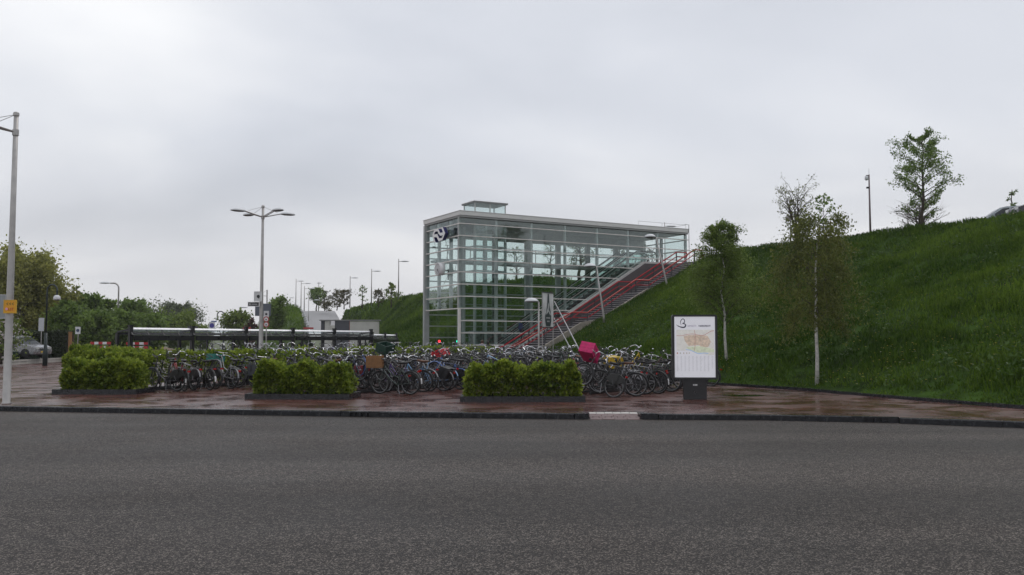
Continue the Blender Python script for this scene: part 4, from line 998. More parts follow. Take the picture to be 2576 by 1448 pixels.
bike_row('B2', RB + RN * 0.15, 17.0, 1, 0.44, 'on the middle rack, far side', 'bicycles on the far side of the middle rack', hi_n=8)
bike_row('C', RC, 7.2, -1, 0.56, 'in the short row', 'bicycles in the short row beside the map sign', hi_n=20, t0=-0.75, special={
    0: dict(color='black', style='oma', guard='black', pitch=16, bars='swan', label='black bicycle with the pink crate on its front'), 1: dict(color='black', style='mens', guard='black', bars='flat', rack=False, case=False, pitch=4, off=-0.25, yaw=14, label='black sports bicycle standing out of the short row'),
    2: dict(color='silver', style='mens', guard='chrome', bars='swan', pitch=2), 3: dict(color='dark grey', style='step', guard='black', bars='oma', pitch=12), 4: dict(color='silver', style='mens', guard='white', pitch=0, off=-0.35), 5: dict(color='silver', style='step', guard='white', bars='swan', pitch=13),
    6: dict(color='dark grey', style='mens', guard='black', pitch=0, off=-0.3)})
bike_row('C2', RC + RN * 0.15, 6.0, 1, 0.55, 'on the short rack, far side', 'bicycles on the far side of the short rack', hi_n=14, special={
    1: dict(color='red', style='step', guard='black', pitch=12), 5: dict(color='silver', style='mens', guard='chrome')})
bike_row('D', RDm, 21.0, -1, 0.46, 'in the row behind the middle hedge', 'bicycles in the row behind the middle hedge', hi_n=6, t0=1.6)
yb_ = place_bike(spec(color='yellow', style='step', bars='oma', guard='black', rack=True, skirt=False, barc=True), (4.05, 30.6, 0.30), math.radians(20), math.radians(3), math.radians(4), 'yellow bicycle with yellow panniers standing high behind the short row', 'bicycles on the far side of the short rack', True)
PLACED['Y', 0] = yb_
# rows behind the long hedge, before and under the shed
RS = Vector((-17.6, 34.5, 0))
bike_row('S1', RS + RD * 5.5 + Vector((0, 0, 0.16)), 21.0, -1, 0.47, '', 'bicycles between the long hedge and the black shed', hi_n=0, far_label='bicycle in the row just behind the long hedge')
bike_row('S2', RS + RD * 6.5 + RN * 0.1 + Vector((0, 0, 0.16)), 22.0, 1, 0.47, '', 'bicycles between the long hedge and the black shed', hi_n=0, far_label='bicycle in the row under the black shed')
sf = thing('shed_floor', 'low raised paved strip behind the long hedge', 'platform', tuple(RS), math.atan2(RD.y, RD.x)); sf['kind'] = 'structure'
MB().box((16.5, 0.3, 0.08), (25, 4.6, 0.155)).build('slab', m_brick, sf)
# ------------------------------------------------------------------ crates and bags carried by the bicycles
def slat_crate(name, label, col, M_, size, post_col=None, solid=0.0):
    """open crate: slatted or gridded walls, floor"""
    L, Wd, Hh = size; m_c = mat(label, col, 0.45, var=0.15, scale=10, bump=0.1)
    root = tag(empty(name), label, 'crate'); root.matrix_world = M_
    MB().box((0, 0, 0.01), (L, Wd, 0.02)).build('floor', m_c, root)
    for sgn in (-1, 1):
        for nm, cen, dims in (('side_panel', (0, sgn * (Wd / 2 - 0.008), Hh / 2), (L, 0.016, Hh)), ('end_panel', (sgn * (L / 2 - 0.008), 0, Hh / 2), (0.016, Wd - 0.034, Hh))):
            p = MB().box(cen, dims).build(nm, m_c, root)
            for k in range(3):
                z = Hh * (0.2 + 0.3 * k)
                if nm == 'side_panel': MB().box((0, sgn * (Wd / 2 + 0.004), z), (L + 0.02, 0.012, Hh * 0.07)).build('rib', m_c, p)
                else: MB().box((sgn * (L / 2 + 0.004), 0, z), (0.012, Wd + 0.0, Hh * 0.07)).build('rib', m_c, p)
            for k in range(5):
                if nm == 'side_panel': MB().box((-L / 2 + L * k / 4, sgn * (Wd / 2 + 0.006), Hh / 2), (0.018, 0.010, Hh)).build('rib', m_c, p)
                elif k in (1, 2, 3): MB().box((sgn * (L / 2 + 0.006), -Wd / 2 + Wd * k / 4, Hh / 2), (0.010, 0.018, Hh)).build('rib', m_c, p)
    return root
def on_bike(key, x, y, z, rx=0, ry=0, rz=0):
    o, M_ = PLACED[key]
    return M_ @ Matrix.Translation((x, y, z)) @ Matrix.Rotation(rz, 4, 'Z') @ Matrix.Rotation(ry, 4, 'Y') @ Matrix.Rotation(rx, 4, 'X')
slat_crate('plastic_crate', 'bright pink plastic crate tilted on a black bicycle', (0.55, 0.010, 0.13), on_bike(('C', 0), 0.60, 0.0, 0.86, rx=math.radians(24), ry=math.radians(8), rz=0.2), (0.42, 0.62, 0.34))
slat_crate('wooden_crate', 'brown wooden crate on the bicycle beside the middle hedge', (0.24, 0.115, 0.04), on_bike(('B', 0), 0.62, 0.15, 0.80, rz=0.5), (0.46, 0.56, 0.36))
slat_crate('plastic_crate', 'dark green crate behind the wooden crate', (0.015, 0.05, 0.035), on_bike(('B', 1), 0.58, 0.0, 0.93, rz=0.3), (0.36, 0.46, 0.28))
slat_crate('plastic_crate', 'teal crate among the bicycles near the long hedge', (0.03, 0.20, 0.17), on_bike(('A', 6), 0.60, 0.0, 0.90), (0.34, 0.5, 0.24))
slat_crate('plastic_crate', 'red crate above the bicycles at the station entrance', (0.50, 0.02, 0.03), on_bike(('B2', 15), -0.5, 0.0, 1.0), (0.4, 0.6, 0.3))
def panniers(label, col, M_, size=(0.36, 0.13, 0.34), gap=0.11):
    root = tag(empty('pannier_bag'), label, 'bag'); root.matrix_world = M_; m_c = mat(label, col, 0.55, var=0.12, scale=9, bump=0.15, bscale=30)
    L, T, Hh = size
    for sgn in (-1, 1):
        mb = MB(); pr = [(-L / 2, -Hh * 0.1), (-L / 2 + 0.05, -Hh), (L / 2 - 0.07, -Hh), (L / 2, -Hh * 0.15), (L / 2 - 0.04, 0.0), (-L / 2 + 0.04, 0.0)]
        y0 = sgn * gap; mb.prism([(x, y0, z) for x, z in pr], (0, sgn * T, 0)); b = mb.build('bag', m_c, root)
        MB().box((0, y0 + sgn * (T / 2), 0.008), (L * 0.98, T * 1.08, 0.03)).build('flap', m_c, b)
        MB().box((0.0, y0 + sgn * (T + 0.006), -Hh * 0.35), (0.05, 0.012, Hh * 0.55)).build('strap', m_blk, b)
    MB().box((0, 0, 0.012), (L * 0.7, 2 * gap + 0.04, 0.02)).build('bridge', m_c, root)
    return root
panniers('bright yellow double pannier bag on the yellow bicycle', (0.62, 0.42, 0.03), on_bike(('Y', 0), -0.58, 0, 0.80), (0.46, 0.16, 0.34))
panniers('dark grey double pannier bag at the hedge row', (0.045, 0.05, 0.058), on_bike(('A', 7), -0.56, 0, 0.77), (0.38, 0.13, 0.36))
panniers('black double pannier bag high in the middle row', (0.02, 0.02, 0.022), on_bike(('B', 5), -0.56, 0, 0.77))
panniers('dark red double pannier bag on the far side of the middle row', (0.25, 0.015, 0.02), on_bike(('B2', 4), -0.56, 0, 0.77))
def basket(label, col, M_):
    root = tag(empty('bicycle_basket'), label, 'basket'); root.matrix_world = M_; m_c = mat(label, col, 0.5)
    L, Wd, Hh = 0.30, 0.38, 0.26
    for k in range(5):
        s = 0.86 + 0.035 * k; z = Hh * k / 4; a, b = L / 2 * s, Wd / 2 * s; MB().tube([(a, b, z), (-a, b, z), (-a, -b, z), (a, -b, z)], 0.006, 4, closed=True).build('wire_ring', m_c, root)
    up = MB()
    for k in range(9):
        y = -Wd / 2 + Wd * k / 8
        for sgn in (-1, 1): up.tube([(sgn * L / 2 * 0.86, y * 0.86, 0), (sgn * L / 2, y, Hh)], 0.004, 3, False)
    for k in range(7):
        x = -L / 2 + L * k / 6
        for sgn in (-1, 1): up.tube([(x * 0.86, sgn * Wd / 2 * 0.86, 0), (x, sgn * Wd / 2, Hh)], 0.004, 3, False)
    up.build('wire_uprights', m_c, root)
    MB().box((0, 0, 0.0), (L * 0.85, Wd * 0.85, 0.012)).build('basket_floor', m_c, root)
basket('black wire basket on the bicycle nearest the hedge corner', (0.02, 0.02, 0.02), on_bike(('A', 1), 0.60, 0, 0.84))
basket('black wire basket near the end of the short row', (0.021, 0.02, 0.02), on_bike(('C', 5), 0.60, 0, 0.84))
# ------------------------------------------------------------------ bicycle shed with curved glass roof
def frosted_mat(name):
    m = bpy.data.materials.new(name); m.use_nodes = True; t = m.node_tree; b = t.nodes['Principled BSDF']; out = t.nodes['Material Output']
    b.inputs['Base Color'].default_value = (0.30, 0.33, 0.34, 1); b.inputs['Roughness'].default_value = 0.5
    tr = t.nodes.new('ShaderNodeBsdfTranslucent'); tr.inputs['Color'].default_value = (0.50, 0.54, 0.56, 1)
    tp = t.nodes.new('ShaderNodeBsdfTransparent'); tp.inputs['Color'].default_value = (0.85, 0.9, 0.91, 1)
    m1 = t.nodes.new('ShaderNodeMixShader'); m1.inputs[0].default_value = 0.7; t.links.new(b.outputs[0], m1.inputs[1]); t.links.new(tr.outputs[0], m1.inputs[2])
    m2 = t.nodes.new('ShaderNodeMixShader'); m2.inputs[0].default_value = 0.72; t.links.new(m1.outputs[0], m2.inputs[1]); t.links.new(tp.outputs[0], m2.inputs[2]); t.links.new(m2.outputs[0], out.inputs['Surface'])
    return m
def shed(p0, p1, n, zr, label, depth=0.9):
    p0 = Vector(p0); p1 = Vector(p1); L = (p1 - p0).length; d = (p1 - p0) / L; rz = math.atan2(d.y, d.x)
    root = thing('bicycle_shed', label, 'shed', tuple(p0), rz, 'black sheds with curved glass roofs')
    m_s = mat('black shed steel', (0.012, 0.013, 0.014), 0.35); m_g = frosted_mat('frosted roof sheet'); m_e = mat('white roof edge sheen', (0.86, 0.86, 0.87), 0.2)  # near-white edge colour paints in the sheen along the roof top
    b = L / n; q_ = 0.26                              # the roof curves up from a front beam to its bright top edge, then runs back
    arc = [(q_ * t + 0.03 * math.sin(math.pi * t), zr - 0.34 + 0.34 * t) for t in [k / 6 for k in range(7)]]
    back = [(q_, zr), (q_ + depth, zr - 0.12)]
    for k in range(n + 1):
        x = k * b; po = MB().box((x, 0.16, (zr + 0.14) / 2), (0.19, 0.16, zr + 0.14)).build('post', m_s, root)
        MB().box((x, 0.16, zr + 0.16), (0.24, 0.2, 0.05)).build('post_cap', m_s, po)
        MB().tube([(x, y - 0.02, z) for y, z in arc], 0.05, 6).build('roof_rib', m_s, po)
        MB().beam((x, q_, zr - 0.04), (x, q_ + depth, zr - 0.16), 0.08, 0.08).build('roof_beam', m_s, po)
        MB().box((x, q_ + depth, (zr - 0.2) / 2), (0.14, 0.14, zr - 0.2)).build('rear_post', m_s, po)
        if k < n:
            MB().box((x + b / 2, -0.01, zr - 0.47), (b - 0.19, 0.10, 0.26)).build('front_beam', m_s, root)
            MB().box((x + b / 2, q_ + depth, zr - 0.24), (b - 0.14, 0.10, 0.12)).build('back_beam', m_s, root)
            MB().box((x + b * 0.5, q_ + depth + 0.02, (zr - 0.3) / 2), (0.09, 0.09, zr - 0.3)).build('post', m_s, root)
            for j in range(4):
                x0, x1 = x + 0.03 + (b - 0.06) * j / 4, x + 0.03 + (b - 0.06) * (j + 1) / 4
                ap = arc + [back[1]]; vs = [(xx, y, z) for y, z in ap for xx in (x0 + 0.012, x1 - 0.012)]
                pn = MB().add(vs, [(2 * i, 2 * i + 1, 2 * i + 3, 2 * i + 2) for i in range(7)]).build('roof_pane', m_g, root)
                if j: MB().tube([(x0, y - 0.008, z) for y, z in arc], 0.022, 4).build('glazing_bar', m_s, pn)
            MB().prism([(x + 0.002, q_ - 0.10, zr - 0.03), (x + 0.002, q_ - 0.02, zr + 0.06), (x + 0.002, q_ + 0.04, zr + 0.06), (x + 0.002, q_ + 0.04, zr - 0.03)], (b - 0.004, 0, 0)).build('ridge_edge', m_e, root)
    return root
a = atY(334, 828, 44); b_ = atY(938, 836, 61.0)
shed((a.x, a.y, 0), (b_.x, b_.y, 0), 5, 2.30, 'long black bicycle shed with curved glass roof behind the hedge')
a = atY(942, 843.5, 63.5); b_ = atY(1002, 845, 71.5)
shed((a.x, a.y, 0), (b_.x, b_.y, 0), 2, 2.10, 'shorter lower bicycle shed nearest the station')
# ------------------------------------------------------------------ trees
m_bark = mat('brown bark', (0.060, 0.047, 0.035), 0.9, var=0.3, scale=6, bump=0.6, bscale=25)
m_birch = mat('white birch bark', (0.52, 0.50, 0.47), 0.7, var=0.35, scale=9, bump=0.3)
LEAFS = {'olive': leaf_mat('olive willow leaves', (0.13, 0.145, 0.034), (0.43, 0.43, 0.12), 0.5), 'green': leaf_mat('mid green leaves', (0.055, 0.105, 0.022), (0.23, 0.325, 0.070), 0.48),
         'fresh': leaf_mat('fresh spring leaves', (0.060, 0.105, 0.018), (0.25, 0.32, 0.065), 0.45), 'grey': leaf_mat('grey green willow leaves', (0.085, 0.105, 0.065), (0.22, 0.25, 0.16), 0.35),
         'birch': leaf_mat('young birch leaves', (0.058, 0.076, 0.016), (0.215, 0.235, 0.055), 0.45), 'birchl': leaf_mat('lighter birch leaves', (0.052, 0.092, 0.016), (0.22, 0.30, 0.060), 0.45), 'bare': leaf_mat('brownish buds and young leaves', (0.06, 0.05, 0.03), (0.15, 0.14, 0.07), 0.3), 'dark': leaf_mat('dark hedge leaves', (0.012, 0.022, 0.008), (0.045, 0.065, 0.018), 0.2),
         'blue': leaf_mat('bluish green low hedge leaves', (0.020, 0.040, 0.026), (0.065, 0.10, 0.06), 0.25), 'red': leaf_mat('reddish brown leaves', (0.05, 0.025, 0.02), (0.13, 0.06, 0.05), 0.3)}
def tree(name, label, base, H, W_, nleaf, lsize, leaf, seed, trunk=0.2, shape='oval', bark=None, trunk_r=None, group=None, droop=0.0, limbs=16, spread=0.5, lean=(0, 0), cat='tree', stems=1, up=0.55, sig=0.5):
    r = np.random.default_rng(seed); root = thing(name, label, cat, tuple(base), 0, group)
    tr = trunk_r or (0.022 * H + 0.02); mb = MB(); pts = []; bb = bark or m_bark
    for s in range(stems):
        mb.mi = 0
        off = np.array([0, 0]) if stems == 1 else r.normal(size=2) * 0.12; ln = np.array(lean) + (0 if stems == 1 else r.normal(size=2) * 0.2 * W_ / 2)
        Ht = H * (0.95 if s == 0 else r.uniform(0.7, 0.95)); path = []
        wob = r.normal(size=(7, 2)) * 0.012 * H; wob[0] = 0
        for k in range(7):
            t = k / 6; path.append(np.array([off[0] + ln[0] * t + wob[k, 0], off[1] + ln[1] * t + wob[k, 1], Ht * t]))
        path[0][2] = -0.15
        mb.tube(path, [tr * (1.15 - 0.98 * k / 6) if k else tr * 1.3 for k in range(7)], 7)
        mb.mi = 1
        def at(t): i = min(5, int(t * 6)); return path[i] + (path[i + 1] - path[i]) * (t * 6 - i)
        for b in range(limbs):
            t = lerp(trunk, 0.97, ((b + r.uniform(0, 1)) / limbs) ** 0.9); tt = (t - trunk) / (1 - trunk)
            if shape == 'oval': R = math.sin(math.pi * min(1, max(0.04, 0.12 + 0.86 * tt))) ** 0.75
            elif shape == 'cone': R = (1 - tt) ** 0.8 * 0.95 + 0.1
            elif shape == 'vase': R = 0.35 + 0.65 * tt if tt < 0.8 else 1.0 - (tt - 0.8) * 1.8
            else: R = 0.75 + 0.25 * math.sin(math.pi * tt)                               # column
            R *= W_ / 2 * r.uniform(0.72, 1.12); az = b * 2.4 + r.uniform(-.5, .5); p0 = at(t)
            rise = R * up * r.uniform(0.6, 1.4) * (1 if droop < 0.5 else 0.6); d = np.array([math.cos(az), math.sin(az), 0])
            p1 = p0 + d * R * 0.5 + [0, 0, rise * 0.65]; p2 = p0 + d * R + [0, 0, rise - droop * R * 0.9]
            rad = max(0.006, tr * 0.42 * (1 - 0.6 * tt)); mb.tube([p0, p1, p2], [rad, rad * 0.6, rad * 0.2], 5, False)
            nsub = 5
            for q in range(nsub):
                f = r.uniform(0.25, 1.0); s0 = p0 + (p1 - p0) * (f / 0.5) if f < 0.5 else p1 + (p2 - p1) * ((f - 0.5) / 0.5)
                dd = unit(np.array([d + r.normal(size=3) * spread])) [0]; dd[2] += 0.35 - droop * 1.6; L = R * r.uniform(0.25, 0.5) * (1.4 if droop > 0.5 else 1)
                s1 = s0 + dd * L
                mb.tube([s0, s1], [rad * 0.35, rad * 0.12], 3, False); pts.append((s0, s1, L)); 
    pts_n = len(pts); pick = r.integers(0, pts_n, nleaf); f = r.random(nleaf) ** 0.7
    A = np.array([p[0] for p in pts])[pick]; B = np.array([p[1] for p in pts])[pick]; Ls = np.array([p[2] for p in pts])[pick]
    P = A + (B - A) * f[:, None] + r.normal(size=(nleaf, 3)) * (Ls * sig * 0.55)[:, None]
    P = P[P[:, 2] > 0.05 * H]
    clump = vnoise(P[:, 0] * 1.3 + P[:, 2], P[:, 1] + P[:, 2] * 1.7, 0.09 * H + 0.2, seed)
    V, F, t = leaves(P, lsize, r, 1.8, down=0.25 + droop, tint=np.clip(0.5 * clump + 0.6 * r.random(len(P)) - 0.05, 0, 1))
    mb.build('trunk', [bb, m_bark], root, True); link('crown', np_mesh('crown', V, F, LEAFS[leaf], t), root)
    return root
def tree_px(name, label, x, ytop, depth, wpx, nleaf, ls, leaf, seed, zbase=0.0, **k):
    """crown top at (x, ytop), width in picture pixels at that depth"""
    s = FOC / depth; p = atY(x, ytop, depth); return tree(name, label, (p.x, p.y, zbase), (p.z - zbase) * (0.88 if k.get('up', 0.55) >= 0.7 and k.get('group') == GW else 0.97), wpx / s * (0.88 if k.get('group') == GW else 1), nleaf, ls, leaf, seed, **k)
GW = 'trees along the west side road'
tree_px('willow_tree', 'large olive willow rising behind the tall lamp pole', 62, 606, 85, 195, 32000, 0.26, 'olive', 101, trunk=0.10, limbs=34, group=GW, up=0.8, sig=0.9)
tree_px('willow_tree', 'olive willow cut by the edge of the picture', -22, 640, 90, 150, 16000, 0.28, 'olive', 102, trunk=0.1, limbs=24, group=GW, up=0.8, sig=0.9)
tree_px('leafy_tree', 'olive tree filling the gap beside the large willow', 128, 690, 88, 120, 16000, 0.28, 'olive', 103, trunk=0.06, limbs=26, group=GW, up=0.7, sig=0.9)
tree_px('poplar_sapling', 'thin poplar spike poking above the trees', 192, 702, 92, 16, 500, 0.22, 'green', 104, trunk=0.3, shape='column', limbs=14, group=GW)
for x, yt, d, w, n, lf, sd, lab in ((215, 722, 96, 110, 9000, 'green', 105, 'broad green tree right of the willow'), (168, 742, 84, 95, 7000, 'green', 110, 'green tree between the swan-neck lamp and its neighbours'), (270, 733, 104, 62, 5000, 'green', 106, 'tall narrow green tree left of the grey street lamp'), (335, 738, 110, 92, 8000, 'green', 107, 'round green tree right of the grey street lamp'),
                               (385, 775, 118, 70, 5000, 'green', 108, 'lower green tree next to the round one'), (450, 758, 150, 108, 9000, 'grey', 109, 'round grey-green willow in the distance'), (440, 800, 120, 120, 6000, 'fresh', 111, 'light green bush below the round grey-green willow'),
                               (300, 785, 92, 110, 7000, 'green', 112, 'low green bush behind the grey street lamp'), (370, 790, 96, 100, 6000, 'green', 113, 'low bush above the end of the shed'), (235, 775, 82, 90, 6000, 'green', 114, 'bush above the sand heap'), (505, 815, 140, 60, 3000, 'fresh', 115, 'small pale bush right of the round willow')):
    tree_px('leafy_tree' if yt < 770 else 'bush', lab, x, yt, d, w, int(n * 1.7), 0.25 + d * 0.0006, lf, sd, trunk=0.05, limbs=24, group=GW, up=0.7, sig=0.9)
tree_px('bush', 'loose green bush left of the four-headed lamp', 600, 776, 112, 74, 3600, 0.34, 'fresh', 121, trunk=0.04, limbs=22, stems=3, sig=0.8)
tree_px('bush', 'small reddish bush beside the four-headed lamp', 633, 795, 110, 30, 900, 0.3, 'red', 122, trunk=0.1, limbs=12)
tree_px('bush', 'dense bush on the mound right of the four-headed lamp', 697, 742, 125, 52, 4200, 0.32, 'green', 123, zbase=2.6, trunk=0.05, limbs=22, stems=3, sig=0.8)
GC = 'young trees along the embankment road'
tree_px('young_tree', 'round green tree at the top of the ramp', 797, 722, 196, 40, 2200, 0.34, 'green', 124, zbase=7.8, trunk=0.25, limbs=18, group=GC, sig=0.8)
tree_px('young_tree', 'thin brownish tree beside the round one at the ramp', 818, 726, 198, 28, 650, 0.3, 'bare', 125, zbase=7.8, trunk=0.2, limbs=18, group=GC)
tree_px('young_tree', 'grey budding tree left of the pair on the embankment', 848, 735, 172, 34, 900, 0.26, 'bare', 126, zbase=7.6, trunk=0.15, limbs=20, group=GC)
tree_px('young_tree', 'grey budding tree right of the pair on the embankment', 866, 729, 168, 42, 1100, 0.26, 'bare', 127, zbase=7.7, trunk=0.15, limbs=20, group=GC)
tree_px('bush', 'low pale bush at the top of the ramp', 822, 765, 178, 40, 800, 0.3, 'bare', 128, zbase=7.6, trunk=0.05, limbs=14)
tree_px('sapling', 'sparse sapling alone on the embankment edge', 912, 714, 138, 20, 130, 0.28, 'green', 129, zbase=6.8, trunk=0.2, shape='column', limbs=12, group=GC)
tree_px('sapling', 'brownish sapling on the embankment slope', 953, 727, 126, 32, 650, 0.22, 'bare', 130, zbase=6.6, trunk=0.1, limbs=16, group=GC)
tree_px('sapling', 'leafy birch sapling nearest the glass station', 985, 708, 118, 44, 1100, 0.2, 'fresh', 131, zbase=6.2, trunk=0.1, shape='cone', limbs=18, group=GC)
# trees behind the station, seen through its glass
GB = 'young trees behind the glass station'
tree_px('young_tree', 'dark full tree seen through the upper glass', 1458, 548, 98, 74, 2400, 0.2, 'birch', 132, zbase=7.9, trunk=0.22, limbs=26, group=GB, sig=0.7)
tree_px('young_tree', 'bare young tree seen through the glass left of the full one', 1385, 596, 102, 60, 420, 0.16, 'birch', 133, zbase=7.9, trunk=0.15, limbs=20, group=GB)
tree_px('young_tree', 'bare young tree seen through the glass beside the lift', 1300, 612, 108, 50, 300, 0.16, 'birch', 134, zbase=7.9, trunk=0.15, limbs=20, group=GB)
tree_px('young_tree', 'small tree seen through the glass right of the full one', 1556, 582, 94, 44, 800, 0.18, 'birch', 135, zbase=7.9, trunk=0.2, limbs=20, group=GB)
tree_px('young_tree', 'bare shrub behind the top of the stairs', 1640, 620, 92, 60, 260, 0.16, 'bare', 136, zbase=7.9, trunk=0.1, limbs=18, group=GB)
# birches on the slope
def slope_pt(u, v): p = W(u, v, emb_z(u, v)); return (p.x, p.y, p.z - 0.02)
GBi = 'birches on the grass slope'
b1 = slope_pt(-2.77, -33.34); b2 = slope_pt(-0.64, -26.7)
tree('birch_tree', 'weeping birch with white trunk on the slope, larger of the two', b1, 6.35, 2.7, 19000, 0.08, 'birch', 141, trunk=0.36, bark=m_birch, trunk_r=0.062, group=GBi, droop=0.85, limbs=36, lean=(0.12, 0.1), up=1.0, sig=0.55, shape='column')
tree('birch_tree', 'smaller birch behind the map sign, bushy towards the sky', b2, 6.3, 3.3, 28000, 0.075, 'birchl', 142, trunk=0.24, bark=m_birch, trunk_r=0.055, group=GBi, droop=0.1, limbs=54, lean=(-0.2, 0.1), up=0.75, sig=0.75, shape='cone')
# trees along the crest at the right
p = atY(2075, 600, 55.5)
sap = tree('staked_sapling', 'sapling tied between two stakes on the crest', (p.x, p.y, 7.85), 3.35, 1.3, 330, 0.17, 'green', 143, trunk=0.25, limbs=16, group=GC, trunk_r=0.03)
for sx in (-0.37, 0.37): MB().box((sx, 0, 0.65), (0.07, 0.07, 1.6)).build('stake', mat('brown stake wood', (0.10, 0.055, 0.035), 0.8), sap)
for sx in (-0.18, 0.18): MB().box((sx, 0, 1.3), (0.36, 0.02, 0.06)).build('tie_band', m_dark, sap)
tree_px('young_tree', 'loose spreading tree left of the staked sapling', 2012, 478, 52.5, 118, 1700, 0.09, 'birch', 144, zbase=7.8, trunk=0.02, shape='vase', limbs=22, stems=3, group=GC, up=0.9, sig=0.35)
tree_px('young_tree', 'tallest young tree on the crest, full oval crown', 2318, 328, 49.5, 152, 11000, 0.095, 'green', 145, zbase=7.9, trunk=0.14, limbs=46, group=GC, up=0.55, sig=0.38, trunk_r=0.09)
tree_px('bush', 'bare twiggy bush at the foot of the tallest crest tree', 2312, 500, 56, 110, 420, 0.1, 'bare', 146, zbase=8.0, trunk=0.02, limbs=24, stems=4, sig=0.4)
tree_px('sapling', 'small leafy sapling behind the crest cars', 2544, 466, 60, 30, 260, 0.16, 'green', 147, zbase=8.1, trunk=0.1, shape='column', limbs=12, group=GC)
# ------------------------------------------------------------------ lamps
def globe_arm_lamp(label, base, top_z, arms, signs=False, az0=0.0, arm_l=0.85):
    root = thing('street_lamp', label, 'street lamp', tuple(base), 0, 'tall lamps with cable-stayed arms')
    MB().lathe([(0.125, 0.0), (0.12, 0.03), (0.10, 0.06), (0.095, 2.5), (0.075, 5.0), (0.06, top_z), (0.0, top_z + 0.02)], 12).build('pole', m_pole, root, True)
    za = top_z - 0.55
    MB().lathe([(0.085, za - 0.10), (0.085, za + 0.06)], 10).build('arm_collar', m_pole, root)
    MB().lathe([(0.08, top_z - 0.10), (0.08, top_z - 0.02)], 10).build('cable_collar', m_pole, root)
    for a in arms:
        d = Vector((math.cos(a), math.sin(a), 0)); e = d * arm_l + Vector((0, 0, za + 0.20)); s = Vector((-d.y, d.x, 0))
        ar = MB()
        for q in (-0.05, 0.05): ar.tube([d * 0.06 + Vector((0, 0, za)) + s * q, e + s * q], 0.021, 6)
        for q in (0.25, 0.5, 0.75): ar.tube([d * arm_l * q + Vector((0, 0, za + 0.2 * q)) - s * 0.05, d * arm_l * q + Vector((0, 0, za + 0.2 * q)) + s * 0.05], 0.012, 5)
        arm = ar.build('arm', m_pole, root)
        MB().tube([Vector((0, 0, top_z - 0.06)), e + Vector((0, 0, 0.05)) - d * 0.15], 0.009, 5).build('stay_cable', m_pole, arm)
        Mx = Matrix.Rotation(math.atan2(d.y, d.x), 3, 'Z') @ Matrix.Diagonal((1.22, 0.72, 0.9))
        h = MB().lathe([(0.0, 0.13), (0.16, 0.115), (0.27, 0.06), (0.31, 0.0), (0.29, -0.02)], 16, e + d * 0.34, Mx).build('lamp_head', m_lampw, arm, True)
        MB().lathe([(0.0, -0.05), (0.2, -0.045), (0.285, -0.022), (0.2, -0.015)], 16, e + d * 0.34, Mx).build('lamp_glass', m_lampd, arm, True)
    return root
gl_ = ground(16, 1017)
lp = globe_arm_lamp('tall grey lamp pole at the left edge, near the kerb', (gl_.x, gl_.y, 0), 8.05, [math.radians(172), math.radians(212)])
dm = 41.5; pm = atY(656, 860, dm)
globe_arm_lamp('grey lamp with four oval heads above the bicycles', (pm.x, pm.y, 0), 8.15, [math.radians(a) for a in (-40, 30, 140, 216)])
def flat_sign(name, label, cat, c, w, h, col, facing=-math.pi / 2, post=None, border=None, thick=0.03, group=None):
    """upright panel centred at c, facing the given direction; post = ground height of its own pole"""
    root = thing(name, label, cat, tuple(c), facing + math.pi / 2, group)
    MB().box((0, 0, 0), (w, thick, h)).build('panel', mat(label, col, 0.4, var=0.06), root)
    if border: 
        for sx in (-1, 1): MB().box((sx * (w / 2 + 0.012), 0, 0), (0.024, thick * 1.3, h + 0.048)).build('panel_frame', mat(label + ' frame', border, 0.4), root)
        for sz in (-1, 1): MB().box((0, 0, sz * (h / 2 + 0.012)), (w, thick * 1.3, 0.024)).build('panel_frame', mat(label + ' frame', border, 0.4), root)
    if post is not None: MB().tube([(0, thick + 0.02, post - c[2]), (0, thick + 0.02, h / 2)], 0.03, 7).build('sign_post', m_pole, root)
    return root
def disc(parent, name, r, c, col, depth=0.012, rx=1.0):
    MB().lathe([(0.0, 0.0), (r, 0.0), (r, depth), (0.0, depth)], 20, c, Matrix.Rotation(math.pi / 2, 3, 'X')).build(name, mat('%s %.2f %.2f %.2f' % ((name,) + tuple(col)), col, 0.4), parent)
def letters(parent, txt, size, loc, col, name='lettering', emit=0.0, bold=0.0, sx=1.0, spacing=1.0):
    cu = bpy.data.curves.new(name, 'FONT'); cu.body = txt; cu.size = size; cu.extrude = 0.001; cu.offset = bold; cu.align_x = 'LEFT'; cu.align_y = 'CENTER'; cu.space_character = spacing
    cu.materials.append(mat('%s %s' % (name, txt), col, 0.5, var=0.02, emit=emit)); t_ = bpy.data.objects.new(name, cu); COL.objects.link(t_); dg = bpy.context.evaluated_depsgraph_get(); dg.update(); me = bpy.data.meshes.new_from_object(t_.evaluated_get(dg)); bpy.data.objects.remove(t_); o = link(name, me, parent); o.location = loc; o.rotation_euler = (math.pi / 2, 0, 0); o.scale = (sx, 1, 1); return o
# signs on the left pole
yp = atY(25.5, 772, gl_.y - 0.13)
ys = flat_sign('detour_sign', 'yellow square route sign on the tall pole at the left edge', 'sign', yp, 0.30, 0.32, (0.72, 0.33, 0.015), border=(0.62, 0.36, 0.02))
for k in range(3): MB().prism([(-0.07 + 0.07 * k + (0.028 if j % 2 else 0), -0.018, 0.075 + z) for j, z in enumerate((0.0, 0.035))][:0] + [(-0.10 + 0.075 * k, -0.02, 0.075), (-0.06 + 0.075 * k, -0.02, 0.11), (-0.035 + 0.075 * k, -0.02, 0.11), (-0.07 + 0.075 * k, -0.02, 0.075), (-0.035 + 0.075 * k, -0.02, 0.04), (-0.06 + 0.075 * k, -0.02, 0.04)], (0, 0.004, 0)).build('arrow', mat('olive print', (0.22, 0.17, 0.02), 0.5), ys)
letters(ys, 'LST', 0.10, (-0.045, -0.019, -0.075), (0.45, 0.05, 0.02), bold=0.002)
